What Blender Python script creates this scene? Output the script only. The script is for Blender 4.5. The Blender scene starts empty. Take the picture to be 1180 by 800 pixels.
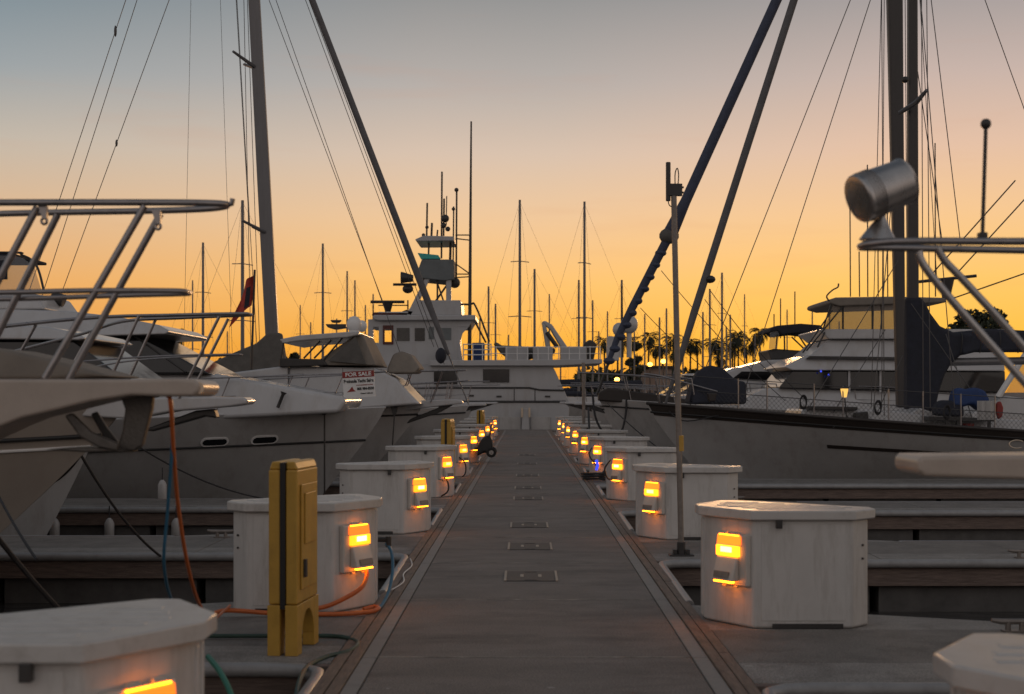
import bpy, math, random
from mathutils import Vector, noise as mnoise
random.seed(7)
R = math.radians
C = bpy.context.scene.collection
sc = bpy.context.scene
F, HX, HY, EYE = 1640.0, 605.0, 458.0, 1.7      # measured lens, vanishing point and eye height of the photograph
WL = -0.55                                       # water level below the dock deck (z = 0)

def W(px, py, d):
    return Vector(((px-HX)*d/F, d, EYE-(py-HY)*d/F))

def WO(px, py, d, off):        # a point measured at depth d, moved sideways (away from or towards the walkway's end) by off metres
    v = W(px, py, d); v.y += off; return v

# ------------------------------------------------------------------ materials
def srgb(r, g, b):
    f = lambda c: (c/255/12.92) if c/255 <= .04045 else ((c/255+.055)/1.055)**2.4
    return (f(r), f(g), f(b), 1)

def mat(name, col, rough=.5, metal=0, var=.15, scale=6, bump=0, bscale=60, stretch=(1, 1, 1), dirt=None, spec=.5, coat=0, rnd=False, speck=False):
    m = bpy.data.materials.new(name); m.use_nodes = True
    nt = m.node_tree; N = nt.nodes; L = nt.links
    p = N['Principled BSDF']
    p.inputs['Roughness'].default_value = rough
    p.inputs['Metallic'].default_value = metal
    p.inputs['Specular IOR Level'].default_value = spec
    p.inputs['Coat Weight'].default_value = coat
    tc = N.new('ShaderNodeTexCoord'); mp = N.new('ShaderNodeMapping')
    mp.inputs['Scale'].default_value = stretch
    if rnd:
        oi = N.new('ShaderNodeObjectInfo'); ml = N.new('ShaderNodeMath'); ml.operation = 'MULTIPLY'; ml.inputs[1].default_value = 37
        L.new(oi.outputs['Random'], ml.inputs[0]); ad = N.new('ShaderNodeVectorMath'); ad.operation = 'ADD'
        L.new(tc.outputs['Object'], ad.inputs[0]); L.new(ml.outputs[0], ad.inputs[1]); src = ad.outputs[0]
    else: src = tc.outputs['Object']
    L.new(src, mp.inputs['Vector'])
    n1 = N.new('ShaderNodeTexNoise'); n1.inputs['Scale'].default_value = scale; n1.inputs['Detail'].default_value = 8
    n1.inputs['Roughness'].default_value = .65
    L.new(mp.outputs[0], n1.inputs['Vector'])
    cr = N.new('ShaderNodeValToRGB')
    a, b = 1-var, 1+var
    cr.color_ramp.elements[0].position = .3; cr.color_ramp.elements[1].position = .7
    cr.color_ramp.elements[0].color = (col[0]*a, col[1]*a, col[2]*a, 1)
    cr.color_ramp.elements[1].color = (min(1, col[0]*b), min(1, col[1]*b), min(1, col[2]*b), 1)
    L.new(n1.outputs['Fac'], cr.inputs['Fac'])
    out = cr.outputs[0]
    if dirt:
        n2 = N.new('ShaderNodeTexNoise'); n2.inputs['Scale'].default_value = dirt[1]; n2.inputs['Detail'].default_value = 10
        n2.inputs['Roughness'].default_value = .75
        mp2 = N.new('ShaderNodeMapping'); mp2.inputs['Scale'].default_value = dirt[3] if len(dirt) > 3 else (1, 1, 1)
        L.new(src, mp2.inputs['Vector']); L.new(mp2.outputs[0], n2.inputs['Vector'])
        r2 = N.new('ShaderNodeValToRGB'); r2.color_ramp.elements[0].position = .5; r2.color_ramp.elements[1].position = .72
        r2.color_ramp.elements[0].color = (0, 0, 0, 1); r2.color_ramp.elements[1].color = (dirt[2],)*3+(1,)
        L.new(n2.outputs['Fac'], r2.inputs['Fac'])
        mx = N.new('ShaderNodeMix'); mx.data_type = 'RGBA'
        L.new(r2.outputs[0], mx.inputs['Factor']); L.new(out, mx.inputs['A']); mx.inputs['B'].default_value = dirt[0]+(1,)
        out = mx.outputs['Result']
    if speck:
        # grit everywhere, and a few pale bird droppings
        n4 = N.new('ShaderNodeTexNoise'); n4.inputs['Scale'].default_value = 95; n4.inputs['Detail'].default_value = 3; L.new(src, n4.inputs['Vector'])
        r4 = N.new('ShaderNodeMapRange'); r4.inputs['From Min'].default_value = .35; r4.inputs['From Max'].default_value = .65; r4.inputs['To Min'].default_value = .62; r4.inputs['To Max'].default_value = 1.38
        L.new(n4.outputs['Fac'], r4.inputs['Value'])
        m4 = N.new('ShaderNodeMix'); m4.data_type = 'RGBA'; m4.blend_type = 'MULTIPLY'; m4.inputs['Factor'].default_value = 1
        L.new(out, m4.inputs['A']); L.new(r4.outputs[0], m4.inputs['B']); out = m4.outputs['Result']
        vo = N.new('ShaderNodeTexVoronoi'); vo.inputs['Scale'].default_value = 1.9; nw = N.new('ShaderNodeTexNoise'); nw.inputs['Scale'].default_value = 30
        wv_ = N.new('ShaderNodeMix'); wv_.data_type = 'RGBA'; wv_.inputs['Factor'].default_value = .06
        L.new(src, nw.inputs['Vector']); L.new(src, wv_.inputs['A']); L.new(nw.outputs['Color'], wv_.inputs['B']); L.new(wv_.outputs['Result'], vo.inputs['Vector'])
        r5 = N.new('ShaderNodeMapRange'); r5.inputs['From Min'].default_value = .035; r5.inputs['From Max'].default_value = .05; r5.inputs['To Min'].default_value = .75; r5.inputs['To Max'].default_value = 0
        L.new(vo.outputs['Distance'], r5.inputs['Value'])
        m5 = N.new('ShaderNodeMix'); m5.data_type = 'RGBA'; L.new(r5.outputs[0], m5.inputs['Factor']); L.new(out, m5.inputs['A']); m5.inputs['B'].default_value = (.42, .40, .37, 1); out = m5.outputs['Result']
    L.new(out, p.inputs['Base Color'])
    rr = N.new('ShaderNodeMapRange'); rr.inputs['To Min'].default_value = max(.02, rough-.12); rr.inputs['To Max'].default_value = min(1, rough+.12)
    L.new(n1.outputs['Fac'], rr.inputs['Value']); L.new(rr.outputs[0], p.inputs['Roughness'])
    if bump:
        n3 = N.new('ShaderNodeTexNoise'); n3.inputs['Scale'].default_value = bscale; n3.inputs['Detail'].default_value = 6
        L.new(mp.outputs[0], n3.inputs['Vector'])
        bp = N.new('ShaderNodeBump'); bp.inputs['Strength'].default_value = bump; bp.inputs['Distance'].default_value = .02
        L.new(n3.outputs['Fac'], bp.inputs['Height']); L.new(bp.outputs[0], p.inputs['Normal'])
    return m

def emis(name, col, s, base=(.5, .3, .1), vary=False):
    m = bpy.data.materials.new(name); m.use_nodes = True
    p = m.node_tree.nodes['Principled BSDF']
    p.inputs['Base Color'].default_value = base+(1,)
    p.inputs['Emission Color'].default_value = col+(1,); p.inputs['Emission Strength'].default_value = s
    p.inputs['Roughness'].default_value = .4
    if vary:      # lamps age differently
        nt = m.node_tree; oi = nt.nodes.new('ShaderNodeObjectInfo'); mr = nt.nodes.new('ShaderNodeMapRange')
        mr.inputs['To Min'].default_value = s*.6; mr.inputs['To Max'].default_value = s*1.35
        nt.links.new(oi.outputs['Random'], mr.inputs['Value']); nt.links.new(mr.outputs[0], p.inputs['Emission Strength'])
    return m

def glassy(name, tint, alpha, rough=.1):
    m = bpy.data.materials.new(name); m.use_nodes = True
    nt = m.node_tree; p = nt.nodes['Principled BSDF']
    p.inputs['Base Color'].default_value = tint+(1,); p.inputs['Roughness'].default_value = rough
    p.inputs['Alpha'].default_value = alpha
    n1 = nt.nodes.new('ShaderNodeTexNoise'); n1.inputs['Scale'].default_value = 5
    bp = nt.nodes.new('ShaderNodeBump'); bp.inputs['Strength'].default_value = .15
    nt.links.new(n1.outputs['Fac'], bp.inputs['Height']); nt.links.new(bp.outputs[0], p.inputs['Normal'])
    return m

M = dict(
    gel_hull_shaded=mat('hull_gelcoat_shaded', (.39, .38, .375), .22, var=.07, scale=1.5, dirt=((.22, .19, .16), 3, .45, (1, 1, .25))),  # white gelcoat darkened in its base colour for the hulls' shade, plus dirt streaks
    gel=mat('gelcoat', (.48, .475, .48), .2, var=.07, scale=1.5, dirt=((.33, .28, .23), 3, .45, (1, 1, .25))),
    gel_cream=mat('cream_gelcoat', (.36, .315, .275), .32, var=.08, scale=1.5, dirt=((.3, .24, .2), 3, .4, (1, 1, .3))),
    gel_grey=mat('grey_gelcoat', (.44, .425, .415), .35, var=.1, scale=1.5, dirt=((.2, .18, .16), 2.5, .5, (1, 1, .2))),
    gel_yacht=mat('yacht_paint', (.42, .42, .43), .35, var=.06, scale=.8, dirt=((.3, .25, .22), 1.5, .4, (1, 1, .15))),
    pulpit=mat('pulpit_gelcoat', (.42, .355, .305), .35, var=.1, scale=5, bump=.05, bscale=90),
    boxw=mat('box_fibreglass', (.56, .54, .52), .42, var=.05, scale=5, bump=.12, bscale=160, dirt=((.27, .235, .20), 7, .55, (1, 1, .14)), rnd=True),
    lid=mat('lid_fibreglass', (.52, .50, .48), .34, var=.06, scale=5, bump=.08, bscale=160, dirt=((.30, .27, .24), 9, .55), rnd=True),
    housing=mat('housing_plastic', (.55, .50, .45), .4, var=.06, scale=10),
    conc=mat('dock_concrete', (.205, .176, .155), .78, var=.22, scale=2.2, bump=.35, bscale=140, stretch=(.6, 1, 1), dirt=((.085, .072, .064), 1.3, .8, (.5, 1.2, 1)), speck=True),
    band=mat('band_concrete', (.30, .27, .245), .8, var=.2, scale=4, bump=.3, bscale=150, dirt=((.1, .09, .08), 4, .5)),
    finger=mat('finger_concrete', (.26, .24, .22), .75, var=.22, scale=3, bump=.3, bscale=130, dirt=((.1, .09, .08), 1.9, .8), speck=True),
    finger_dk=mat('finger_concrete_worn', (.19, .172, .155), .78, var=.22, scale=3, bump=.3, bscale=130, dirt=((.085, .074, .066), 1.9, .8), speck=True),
    wood=mat('waler_wood', (.20, .145, .112), .7, var=.4, scale=9, bump=.5, bscale=30, stretch=(6, .5, 6), dirt=((.05, .04, .035), 4, .6)),
    woodx=mat('side_wood', (.17, .125, .105), .7, var=.4, scale=9, bump=.5, bscale=30, stretch=(.5, 6, 6)),
    pontoon=mat('pontoon', (.10, .094, .09), .7, var=.3, scale=4),
    vinyl=mat('bumper_vinyl', (.30, .295, .295), .4, var=.12, scale=5, dirt=((.12, .11, .1), 7, .4)),
    steel=mat('steel', (.42, .40, .39), .28, metal=.85, var=.12, scale=12),
    rail=mat('rail_steel', (.30, .28, .28), .3, metal=.9, var=.15, scale=12),
    galv=mat('galvanised', (.24, .21, .19), .5, metal=.55, var=.2, scale=14, bump=.15, bscale=70),
    iron=mat('anchor_iron', (.11, .098, .088), .5, metal=.4, var=.25, scale=14, bump=.2, bscale=70),
    alu=mat('mast_alloy', (.17, .165, .17), .42, metal=.35, var=.12, scale=3, stretch=(4, 4, .3)),
    wire=mat('wire', (.09, .085, .085), .5, metal=.4, var=.1),
    black=mat('black_rubber', (.018, .017, .017), .5, var=.2),
    dark=mat('dark_fittings', (.04, .037, .036), .45, var=.25),
    glass=mat('dark_glass', (.010, .010, .012), .07, var=.2, scale=2, spec=.6),
    pane=glassy('window_pane', (.25, .24, .22), .18, .05),
    vinylc=glassy('clear_vinyl', (.30, .31, .34), .34, .2),
    vinyl_tan=glassy('aged_vinyl', (.30, .25, .21), .55, .25),
    yellow=mat('yellow_plastic', (.52, .30, .05), .42, var=.12, scale=6, bump=.08, bscale=120, dirt=((.25, .15, .03), 4, .5, (1, 1, .4))),
    hose_o=mat('orange_cable', (.55, .13, .03), .4, var=.12, scale=14),
    hose_b=mat('blue_hose', (.045, .16, .27), .4, var=.12, scale=14),
    hose_g=mat('green_hose', (.03, .20, .13), .4, var=.15, scale=14),
    hose_dk=mat('dark_green_hose', (.025, .06, .045), .45, var=.15, scale=14),
    rope=mat('rope', (.035, .033, .035), .85, var=.3, scale=60),
    navy=mat('navy_canvas', (.022, .024, .036), .85, var=.3, scale=5, bump=.9, bscale=7),
    blue=mat('blue_canvas', (.02, .045, .14), .8, var=.25, scale=5, bump=.5, bscale=9),
    jib=mat('jib_cover', (.05, .06, .10), .7, var=.25, scale=4, bump=.4, bscale=12),
    jibg=mat('grey_jib_cover', (.12, .115, .12), .65, var=.2, scale=4, bump=.4, bscale=12),
    gcan=mat('grey_canvas', (.115, .108, .10), .85, var=.2, scale=4, bump=.7, bscale=5),
    tan=mat('tan_canvas', (.22, .19, .16), .8, var=.15, scale=4, bump=.5, bscale=6),
    red=mat('red_paint', (.26, .03, .025), .5, var=.15),
    maroon=mat('maroon_paint', (.09, .02, .015), .5, var=.2),
    helm=mat('helm_canvas', (.15, .165, .17), .7, var=.15, scale=2),
    spar=mat('painted_spar', (.055, .048, .046), .45, var=.15, scale=3, stretch=(4, 4, .3)),
    flag=mat('flag_cloth', (.42, .05, .035), .8, var=.3, scale=7),
    teal=mat('teal_acrylic', (.02, .42, .38), .2, var=.1),
    white=mat('white_paint', (.72, .71, .70), .4, var=.05),
    teak=mat('teak', (.030, .023, .020), .55, var=.3, scale=8, stretch=(1, 6, 6)),
    bark=mat('bark', (.04, .033, .028), .9, var=.3),
    leaf=mat('foliage', (.035, .042, .022), .8, var=.5, scale=.6),
    hatch=mat('hatch_plate', (.07, .06, .054), .55, metal=.3, var=.3, scale=25, bump=.3, bscale=120),
    bracket=mat('hatch_bracket_metal', (.34, .29, .24), .5, metal=.3, var=.3, scale=30),
    brass=mat('clasp_metal', (.62, .50, .38), .35, metal=.6, var=.15, scale=30),
    tyre=mat('tyre', (.012, .012, .012), .7, var=.2),
    wall=mat('stucco', (.30, .22, .18), .8, var=.15),
    amber=emis('amber_lens', (1, .25, .004), 4.2, vary=True),
    amber2=emis('amber_top', (1, .14, .003), 2.2, vary=True),
    bulb=emis('bulb_glow', (1, .38, .05), 16, vary=True),
    slit=emis('lamp_slit', (1, .22, .006), 15, vary=True),
    slit2=emis('lamp_slit_top', (1, .22, .006), 11, vary=True),
    street=emis('street_glow', (1, .42, .06), 9),
    lantern=emis('lantern_glow', (1, .55, .12), 1.1),
    bluel=emis('blue_glow', (.05, .09, 1), 1.0, (.05, .05, .3)),
)
# ------------------------------------------------------------------ mesh builder
class MB:
    def __init__(s): s.v = []; s.f = []
    def add(s, vs, fs):
        o = len(s.v); s.v += [Vector(v) for v in vs]; s.f += [tuple(i+o for i in f) for f in fs]; return s
    def box(s, x0, x1, y0, y1, z0, z1):
        x0, x1 = min(x0, x1), max(x0, x1); y0, y1 = min(y0, y1), max(y0, y1); z0, z1 = min(z0, z1), max(z0, z1)
        return s.add([(x0, y0, z0), (x1, y0, z0), (x1, y1, z0), (x0, y1, z0), (x0, y0, z1), (x1, y0, z1), (x1, y1, z1), (x0, y1, z1)],
                     [(0, 3, 2, 1), (4, 5, 6, 7), (0, 1, 5, 4), (1, 2, 6, 5), (2, 3, 7, 6), (3, 0, 4, 7)])
    def frame_box(s, o, u, n, u0, u1, n0, n1, z0, z1, taper=0):
        # box in a face frame: u along the face, n outward, z up; taper pulls the outer top in
        P = lambda a, b, c: o+u*a+n*b+Vector((0, 0, c))
        return s.add([P(u0, n0, z0), P(u1, n0, z0), P(u1, n1, z0), P(u0, n1, z0), P(u0, n0, z1), P(u1, n0, z1), P(u1, n1-taper, z1), P(u0, n1-taper, z1)],
                     [(0, 3, 2, 1), (4, 5, 6, 7), (0, 1, 5, 4), (1, 2, 6, 5), (2, 3, 7, 6), (3, 0, 4, 7)])
    def prism(s, pts, z0, z1, flip=False):
        # horizontal polygon (x, y) raised from z0 to z1; z may be a list
        n = len(pts)
        return s.add([(p[0], p[1], z0) for p in pts]+[(p[0], p[1], z1) for p in pts],
                     [tuple(range(n-1, -1, -1)), tuple(range(n, 2*n))]+[(i, (i+1) % n, n+(i+1) % n, n+i) for i in range(n)])
    def xz(s, pts, y0, y1, inset=0):
        # vertical polygon (x, z) from depth y0 to y1; inset narrows it towards the top
        n = len(pts); zs = [p[1] for p in pts]; a, b = min(zs), max(zs)
        g = lambda z: inset*(z-a)/max(1e-6, b-a)
        return s.add([(p[0], y0+g(p[1]), p[1]) for p in pts]+[(p[0], y1-g(p[1]), p[1]) for p in pts],
                     [tuple(range(n)), tuple(range(2*n-1, n-1, -1))]+[(i, n+i, n+(i+1) % n, (i+1) % n) for i in range(n)])
    def px(s, pts, dref, d0=None, d1=None, inset=0):
        # outline measured on the photo, taken at the depth dref of the face that shows it
        q = [W(a, b, dref) for a, b in pts]
        if d0 is None: d0 = dref
        if d1 is None: d1 = d0+.03
        return s.xz([(v.x, v.z) for v in q], d0, d1, inset)
    def tube(s, pts, r, n=8, caps=True):
        pts = [Vector(p) for p in pts]; k = len(pts)
        rs = r if isinstance(r, (list, tuple)) else [r]*k
        t0 = (pts[1]-pts[0]).normalized()
        a = t0.cross(Vector((0, 0, 1)))
        if a.length < .05: a = t0.cross(Vector((0, 1, 0)))
        a.normalize(); vs = []
        for i, p in enumerate(pts):
            t = ((pts[min(i+1, k-1)]-p).normalized()+(p-pts[max(i-1, 0)]).normalized())
            if t.length < 1e-6: t = t0
            t.normalize()
            a = (a-t*a.dot(t)); a.normalize(); b = t.cross(a)
            for j in range(n):
                an = 2*math.pi*j/n
                vs.append(p+(a*math.cos(an)+b*math.sin(an))*rs[i])
        fs = [(i*n+j, i*n+(j+1) % n, (i+1)*n+(j+1) % n, (i+1)*n+j) for i in range(k-1) for j in range(n)]
        if caps: fs += [tuple(range(n-1, -1, -1)), tuple(range((k-1)*n, k*n))]
        return s.add(vs, fs)
    def ball(s, c, rx, ry=None, rz=None, n=12, m=8):
        ry = ry or rx; rz = rz or rx; c = Vector(c); vs = [c+Vector((0, 0, -rz))]
        for i in range(1, m):
            ph = -math.pi/2+math.pi*i/m
            for j in range(n):
                th = 2*math.pi*j/n
                vs.append(c+Vector((rx*math.cos(ph)*math.cos(th), ry*math.cos(ph)*math.sin(th), rz*math.sin(ph))))
        vs.append(c+Vector((0, 0, rz))); fs = []
        for j in range(n):
            fs.append((0, 1+(j+1) % n, 1+j)); e = 1+(m-2)*n
            fs.append((e+j, e+(j+1) % n, len(vs)-1))
        for i in range(m-2):
            for j in range(n):
                fs.append((1+i*n+j, 1+i*n+(j+1) % n, 1+(i+1)*n+(j+1) % n, 1+(i+1)*n+j))
        return s.add(vs, fs)
    def build(s, name, m, parent=None, bevel=0, smooth=True, seg=2, angle=38):
        off = Vector((0, 0, 0))
        p = parent
        while p is not None and p.parent is not None: p = p.parent
        if p is not None: off = Vector(p['_o'])
        me = bpy.data.meshes.new(name); me.from_pydata([v-off for v in s.v], [], s.f)
        me.validate(); me.update()
        me.materials.append(M[m] if isinstance(m, str) else m)
        if smooth:
            me.polygons.foreach_set('use_smooth', [True]*len(me.polygons)); me.set_sharp_from_angle(angle=R(angle))
        o = bpy.data.objects.new(name, me); C.objects.link(o)
        if parent is not None: o.parent = parent
        if bevel:
            b = o.modifiers.new('edge', 'BEVEL'); b.width = bevel; b.segments = seg; b.limit_method = 'ANGLE'; b.angle_limit = R(35)
            b.harden_normals = True
        return o

def spline(pts, n=6):
    P = [Vector(p) for p in pts]; out = []
    for i in range(len(P)-1):
        a, b, c, d = P[max(i-1, 0)], P[i], P[i+1], P[min(i+2, len(P)-1)]
        for k in range(n):
            t = k/n
            out.append(.5*((2*b)+(c-a)*t+(2*a-5*b+4*c-d)*t*t+(3*b-a-3*c+d)*t**3))
    return out+[P[-1]]
def sag(a, b, s, n=14):
    a, b = Vector(a), Vector(b)
    return [a.lerp(b, i/n)-Vector((0, 0, s*4*(i/n)*(1-i/n))) for i in range(n+1)]

def tag(o, label=None, cat=None, group=None, kind=None):
    if label: o['label'] = label
    if cat: o['category'] = cat
    if group: o['group'] = group
    if kind: o['kind'] = kind
    return o
def thing(name, label, cat, loc, group=None):
    o = bpy.data.objects.new(name, None); C.objects.link(o); o.location = loc; o['_o'] = tuple(loc); o.empty_display_size = .2
    return tag(o, label, cat, group)
def one(name, mb, m, label, cat, group=None, bevel=0, **k):
    return tag(mb.build(name, m, None, bevel, **k), label, cat, group)
def struct(name, mb, m, bevel=0, **k):
    return tag(mb.build(name, m, None, bevel, **k), kind='structure')
def kids(o): return [c for c in bpy.data.objects if c.parent is o]
def copy_tree(o, parent=None):
    c = o.copy(); C.objects.link(c)
    if parent is not None: c.parent = parent
    for ch in kids(o): copy_tree(ch, c)
    return c
ORD = ['nearest', 'second', 'third', 'fourth', 'fifth', 'sixth', 'seventh', 'eighth', 'ninth', 'tenth', 'eleventh', 'twelfth']

# ------------------------------------------------------------------ camera, sky, sun
cam = bpy.data.cameras.new('camera'); co = bpy.data.objects.new('camera', cam); C.objects.link(co); sc.camera = co
co.location = (0, 0, EYE); co.rotation_euler = (R(90), 0, 0)
cam.sensor_width = 36; cam.lens = 36*F/1180; cam.shift_x = -(HX-590)/1180; cam.shift_y = (HY-400)/1180
cam.clip_start = .1; cam.clip_end = 6000
cam.dof.use_dof = True; cam.dof.focus_distance = 24; cam.dof.aperture_fstop = 3.2

w = bpy.data.worlds.new('World'); sc.world = w; w.use_nodes = True
nt = w.node_tree; N = nt.nodes; L = nt.links; bg = N['Background']
SUN_EL, SUN_AZ = R(1.5), R(9)
tc = N.new('ShaderNodeTexCoord'); sp = N.new('ShaderNodeSeparateXYZ'); L.new(tc.outputs['Generated'], sp.inputs[0])
def mth(op, a, b=None):
    n = N.new('ShaderNodeMath'); n.operation = op
    for i, x in enumerate((a, b)):
        if x is None: continue
        if isinstance(x, (int, float)): n.inputs[i].default_value = x
        else: L.new(x, n.inputs[i])
    return n.outputs[0]
def ramp(stops, fac):
    n = N.new('ShaderNodeValToRGB'); e = n.color_ramp.elements
    for i, (p, c) in enumerate(stops):
        x = e[i] if i < 2 else e.new(p)
        x.position = p; x.color = srgb(*c)
    n.color_ramp.interpolation = 'EASE' if False else 'LINEAR'
    L.new(fac, n.inputs[0]); return n.outputs[0]
def mixc(f, a, b):
    n = N.new('ShaderNodeMix'); n.data_type = 'RGBA'; n.clamp_factor = True
    L.new(f, n.inputs['Factor'])
    for k, x in (('A', a), ('B', b)):
        if isinstance(x, tuple): n.inputs[k].default_value = x
        else: L.new(x, n.inputs[k])
    return n.outputs['Result']
el = mth('ADD', sp.outputs['Z'], .10)             # 0.10 = horizon, 0.37 = top of the photograph
left = ramp([(0, (70, 58, 50)), (.095, (150, 92, 50)), (.10, (206, 126, 56)), (.137, (230, 153, 68)), (.178, (234, 172, 104)), (.225, (219, 183, 146)), (.268, (195, 183, 168)), (.315, (155, 162, 165)), (.37, (119, 137, 147)), (.55, (84, 98, 110)), (1, (74, 84, 96))], el)
midc = ramp([(0, (70, 58, 50)), (.095, (170, 106, 48)), (.10, (238, 156, 50)), (.137, (249, 177, 64)), (.178, (250, 193, 112)), (.225, (236, 197, 154)), (.268, (214, 192, 173)), (.315, (180, 173, 168)), (.37, (147, 147, 147)), (.55, (98, 104, 112)), (1, (74, 84, 96))], el)
right = ramp([(0, (70, 58, 50)), (.095, (175, 110, 44)), (.10, (246, 166, 48)), (.137, (253, 190, 66)), (.178, (253, 198, 104)), (.225, (243, 198, 146)), (.268, (226, 191, 166)), (.315, (198, 178, 169)), (.37, (158, 153, 153)), (.55, (102, 106, 114)), (1, (74, 84, 96))], el)
# bearing across the view, -1 far left .. +1 far right
hl = mth('SQRT', mth('ADD', mth('MULTIPLY', sp.outputs['X'], sp.outputs['X']), mth('MULTIPLY', sp.outputs['Y'], sp.outputs['Y'])))
bx = mth('DIVIDE', sp.outputs['X'], mth('MAXIMUM', hl, .001))
by = mth('DIVIDE', sp.outputs['Y'], mth('MAXIMUM', hl, .001))
c1 = mixc(mth('DIVIDE', mth('ADD', bx, .36), .29), left, midc)
c2 = mixc(mth('DIVIDE', mth('SUBTRACT', bx, .02), .24), c1, right)
# thin low cloud streaks
mp = N.new('ShaderNodeMapping'); mp.inputs['Scale'].default_value = (3, 3, 26); L.new(tc.outputs['Generated'], mp.inputs[0])
cn = N.new('ShaderNodeTexNoise'); cn.inputs['Scale'].default_value = 2.2; cn.inputs['Detail'].default_value = 6; L.new(mp.outputs[0], cn.inputs['Vector'])
cf = N.new('ShaderNodeMapRange'); cf.inputs['From Min'].default_value = .58; cf.inputs['From Max'].default_value = .8; cf.inputs['To Max'].default_value = .13
L.new(cn.outputs['Fac'], cf.inputs['Value'])
c2b = mixc(cf.outputs[0], c2, srgb(205, 140, 100))
# the sky behind the camera: dusk, mauve low down and blue-grey above
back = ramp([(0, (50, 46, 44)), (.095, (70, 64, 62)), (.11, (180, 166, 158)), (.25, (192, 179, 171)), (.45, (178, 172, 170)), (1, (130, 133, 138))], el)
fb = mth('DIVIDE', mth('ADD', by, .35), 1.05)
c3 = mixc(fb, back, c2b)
sky = N.new('ShaderNodeTexSky'); sky.sky_type = 'NISHITA'; sky.sun_disc = False; sky.sun_elevation = SUN_EL; sky.sun_rotation = SUN_AZ
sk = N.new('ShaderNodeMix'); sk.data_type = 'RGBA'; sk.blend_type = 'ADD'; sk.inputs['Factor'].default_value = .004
L.new(c3, sk.inputs['A']); L.new(sky.outputs[0], sk.inputs['B'])
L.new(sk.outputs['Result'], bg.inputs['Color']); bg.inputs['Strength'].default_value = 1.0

sl = bpy.data.lights.new('sun', 'SUN'); so = bpy.data.objects.new('sun', sl); C.objects.link(so)
sl.energy = .35; sl.angle = R(6); sl.color = (1, .55, .25)
dirv = Vector((math.sin(SUN_AZ)*math.cos(SUN_EL), math.cos(SUN_AZ)*math.cos(SUN_EL), math.sin(SUN_EL)+.03))
so.rotation_euler = dirv.to_track_quat('Z', 'Y').to_euler(); so.location = (0, 40, 30)
vs = sc.view_settings; vs.view_transform = 'Standard'; vs.look = 'None'; vs.exposure = 0; vs.gamma = 1; vs.use_curve_mapping = False

# ------------------------------------------------------------------ water and far shore
wm = bpy.data.materials.new('water'); wm.use_nodes = True
nn = wm.node_tree.nodes; ll = wm.node_tree.links; p = nn['Principled BSDF']
p.inputs['Base Color'].default_value = (.045, .042, .040, 1); p.inputs['Roughness'].default_value = .07; p.inputs['IOR'].default_value = 1.33
t_ = nn.new('ShaderNodeTexCoord'); m_ = nn.new('ShaderNodeMapping'); m_.inputs['Scale'].default_value = (1.1, 2.2, 1)
a_ = nn.new('ShaderNodeTexNoise'); a_.inputs['Scale'].default_value = 1.6; a_.inputs['Detail'].default_value = 5
b_ = nn.new('ShaderNodeBump'); b_.inputs['Strength'].default_value = .35; b_.inputs['Distance'].default_value = .06
ll.new(t_.outputs['Object'], m_.inputs[0]); ll.new(m_.outputs[0], a_.inputs['Vector']); ll.new(a_.outputs['Fac'], b_.inputs['Height']); ll.new(b_.outputs[0], p.inputs['Normal'])
M['water'] = wm
struct('water', MB().add([(-1500, -300, WL), (1500, -300, WL), (1500, 3000, WL), (-1500, 3000, WL)], [(0, 1, 2, 3)]), 'water', smooth=False)
g = MB(); nx = 60; vs_ = []
for j, (y, h) in enumerate(((236, -.9), (240, .6), (300, 1.4), (700, 3), (1400, 6))):
    for i in range(nx+1): vs_.append((-700+1400*i/nx, y+6*math.sin(i*.9), h+(.5*math.sin(i*1.7) if j > 1 else 0)))
g.add(vs_, [(j*(nx+1)+i, j*(nx+1)+i+1, (j+1)*(nx+1)+i+1, (j+1)*(nx+1)+i) for j in range(4) for i in range(nx)])
struct('terrain', g, mat('shore_soil', (.06, .05, .04), .9, var=.3, scale=.2))

# ------------------------------------------------------------------ dock
DL, DR, DEND = -1.24, 1.36, 73.5
g = MB(); y = -3.94; k = 0
while y < DEND-.1:
    y1 = min(y+2.65, DEND)
    g.box(-.965, 1.09, y+.010, y1-.010, -.25, 0); y = y1
struct('dock_deck', g, 'conc', .014, seg=2)
g = MB(); y = -3.94+2.65
while y < DEND-.1:
    g.box(-.96, 1.085, y-.016, y+.016, -.05, .0025); y += 2.65
struct('dock_joint', g, mat('joint_lit_edge', (.25, .225, .195), .8, var=.6, scale=6))  # pale strips paint in the light caught on slab edges at the joints
g = MB(); y = -3.94
while y < DEND-.1:
    y1 = min(y+2.65, DEND)
    g.box(-1.068, -.971, y+.011, y1-.011, -.25, -.002); g.box(1.096, 1.20, y+.011, y1-.011, -.25, -.002); y = y1
struct('dock_edge_band', g, 'band', .006, seg=1)
g = MB()
for s, xs in ((-1, (-1.072, -1.150, -1.158, -1.24)), (1, (1.204, 1.278, 1.286, 1.36))):
    for i, (a, b) in enumerate(((xs[0], xs[1]), (xs[2], xs[3]))):
        y = -4-1.3*i
        while y < DEND:
            l = 3.6+.6*random.random(); dz = random.uniform(-.003, .004)
            g.box(a, b, y+.004, min(y+l, DEND)-.004, -.22, .004+dz); y += l
struct('dock_waler', g, 'wood', .004, seg=1)
g = MB().box(-1.2, 1.32, -4.1, DEND-.05, -.62, -.23); g.box(-.96, 1.085, -4.1, DEND-.05, -.23, -.06)
struct('dock_pontoon', g, 'pontoon')
# T-head walkway the big yacht lies against
struct('dock_head', MB().box(-24, 24, DEND+.01, DEND+1.9, -.6, -.004), 'conc', .02)

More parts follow.
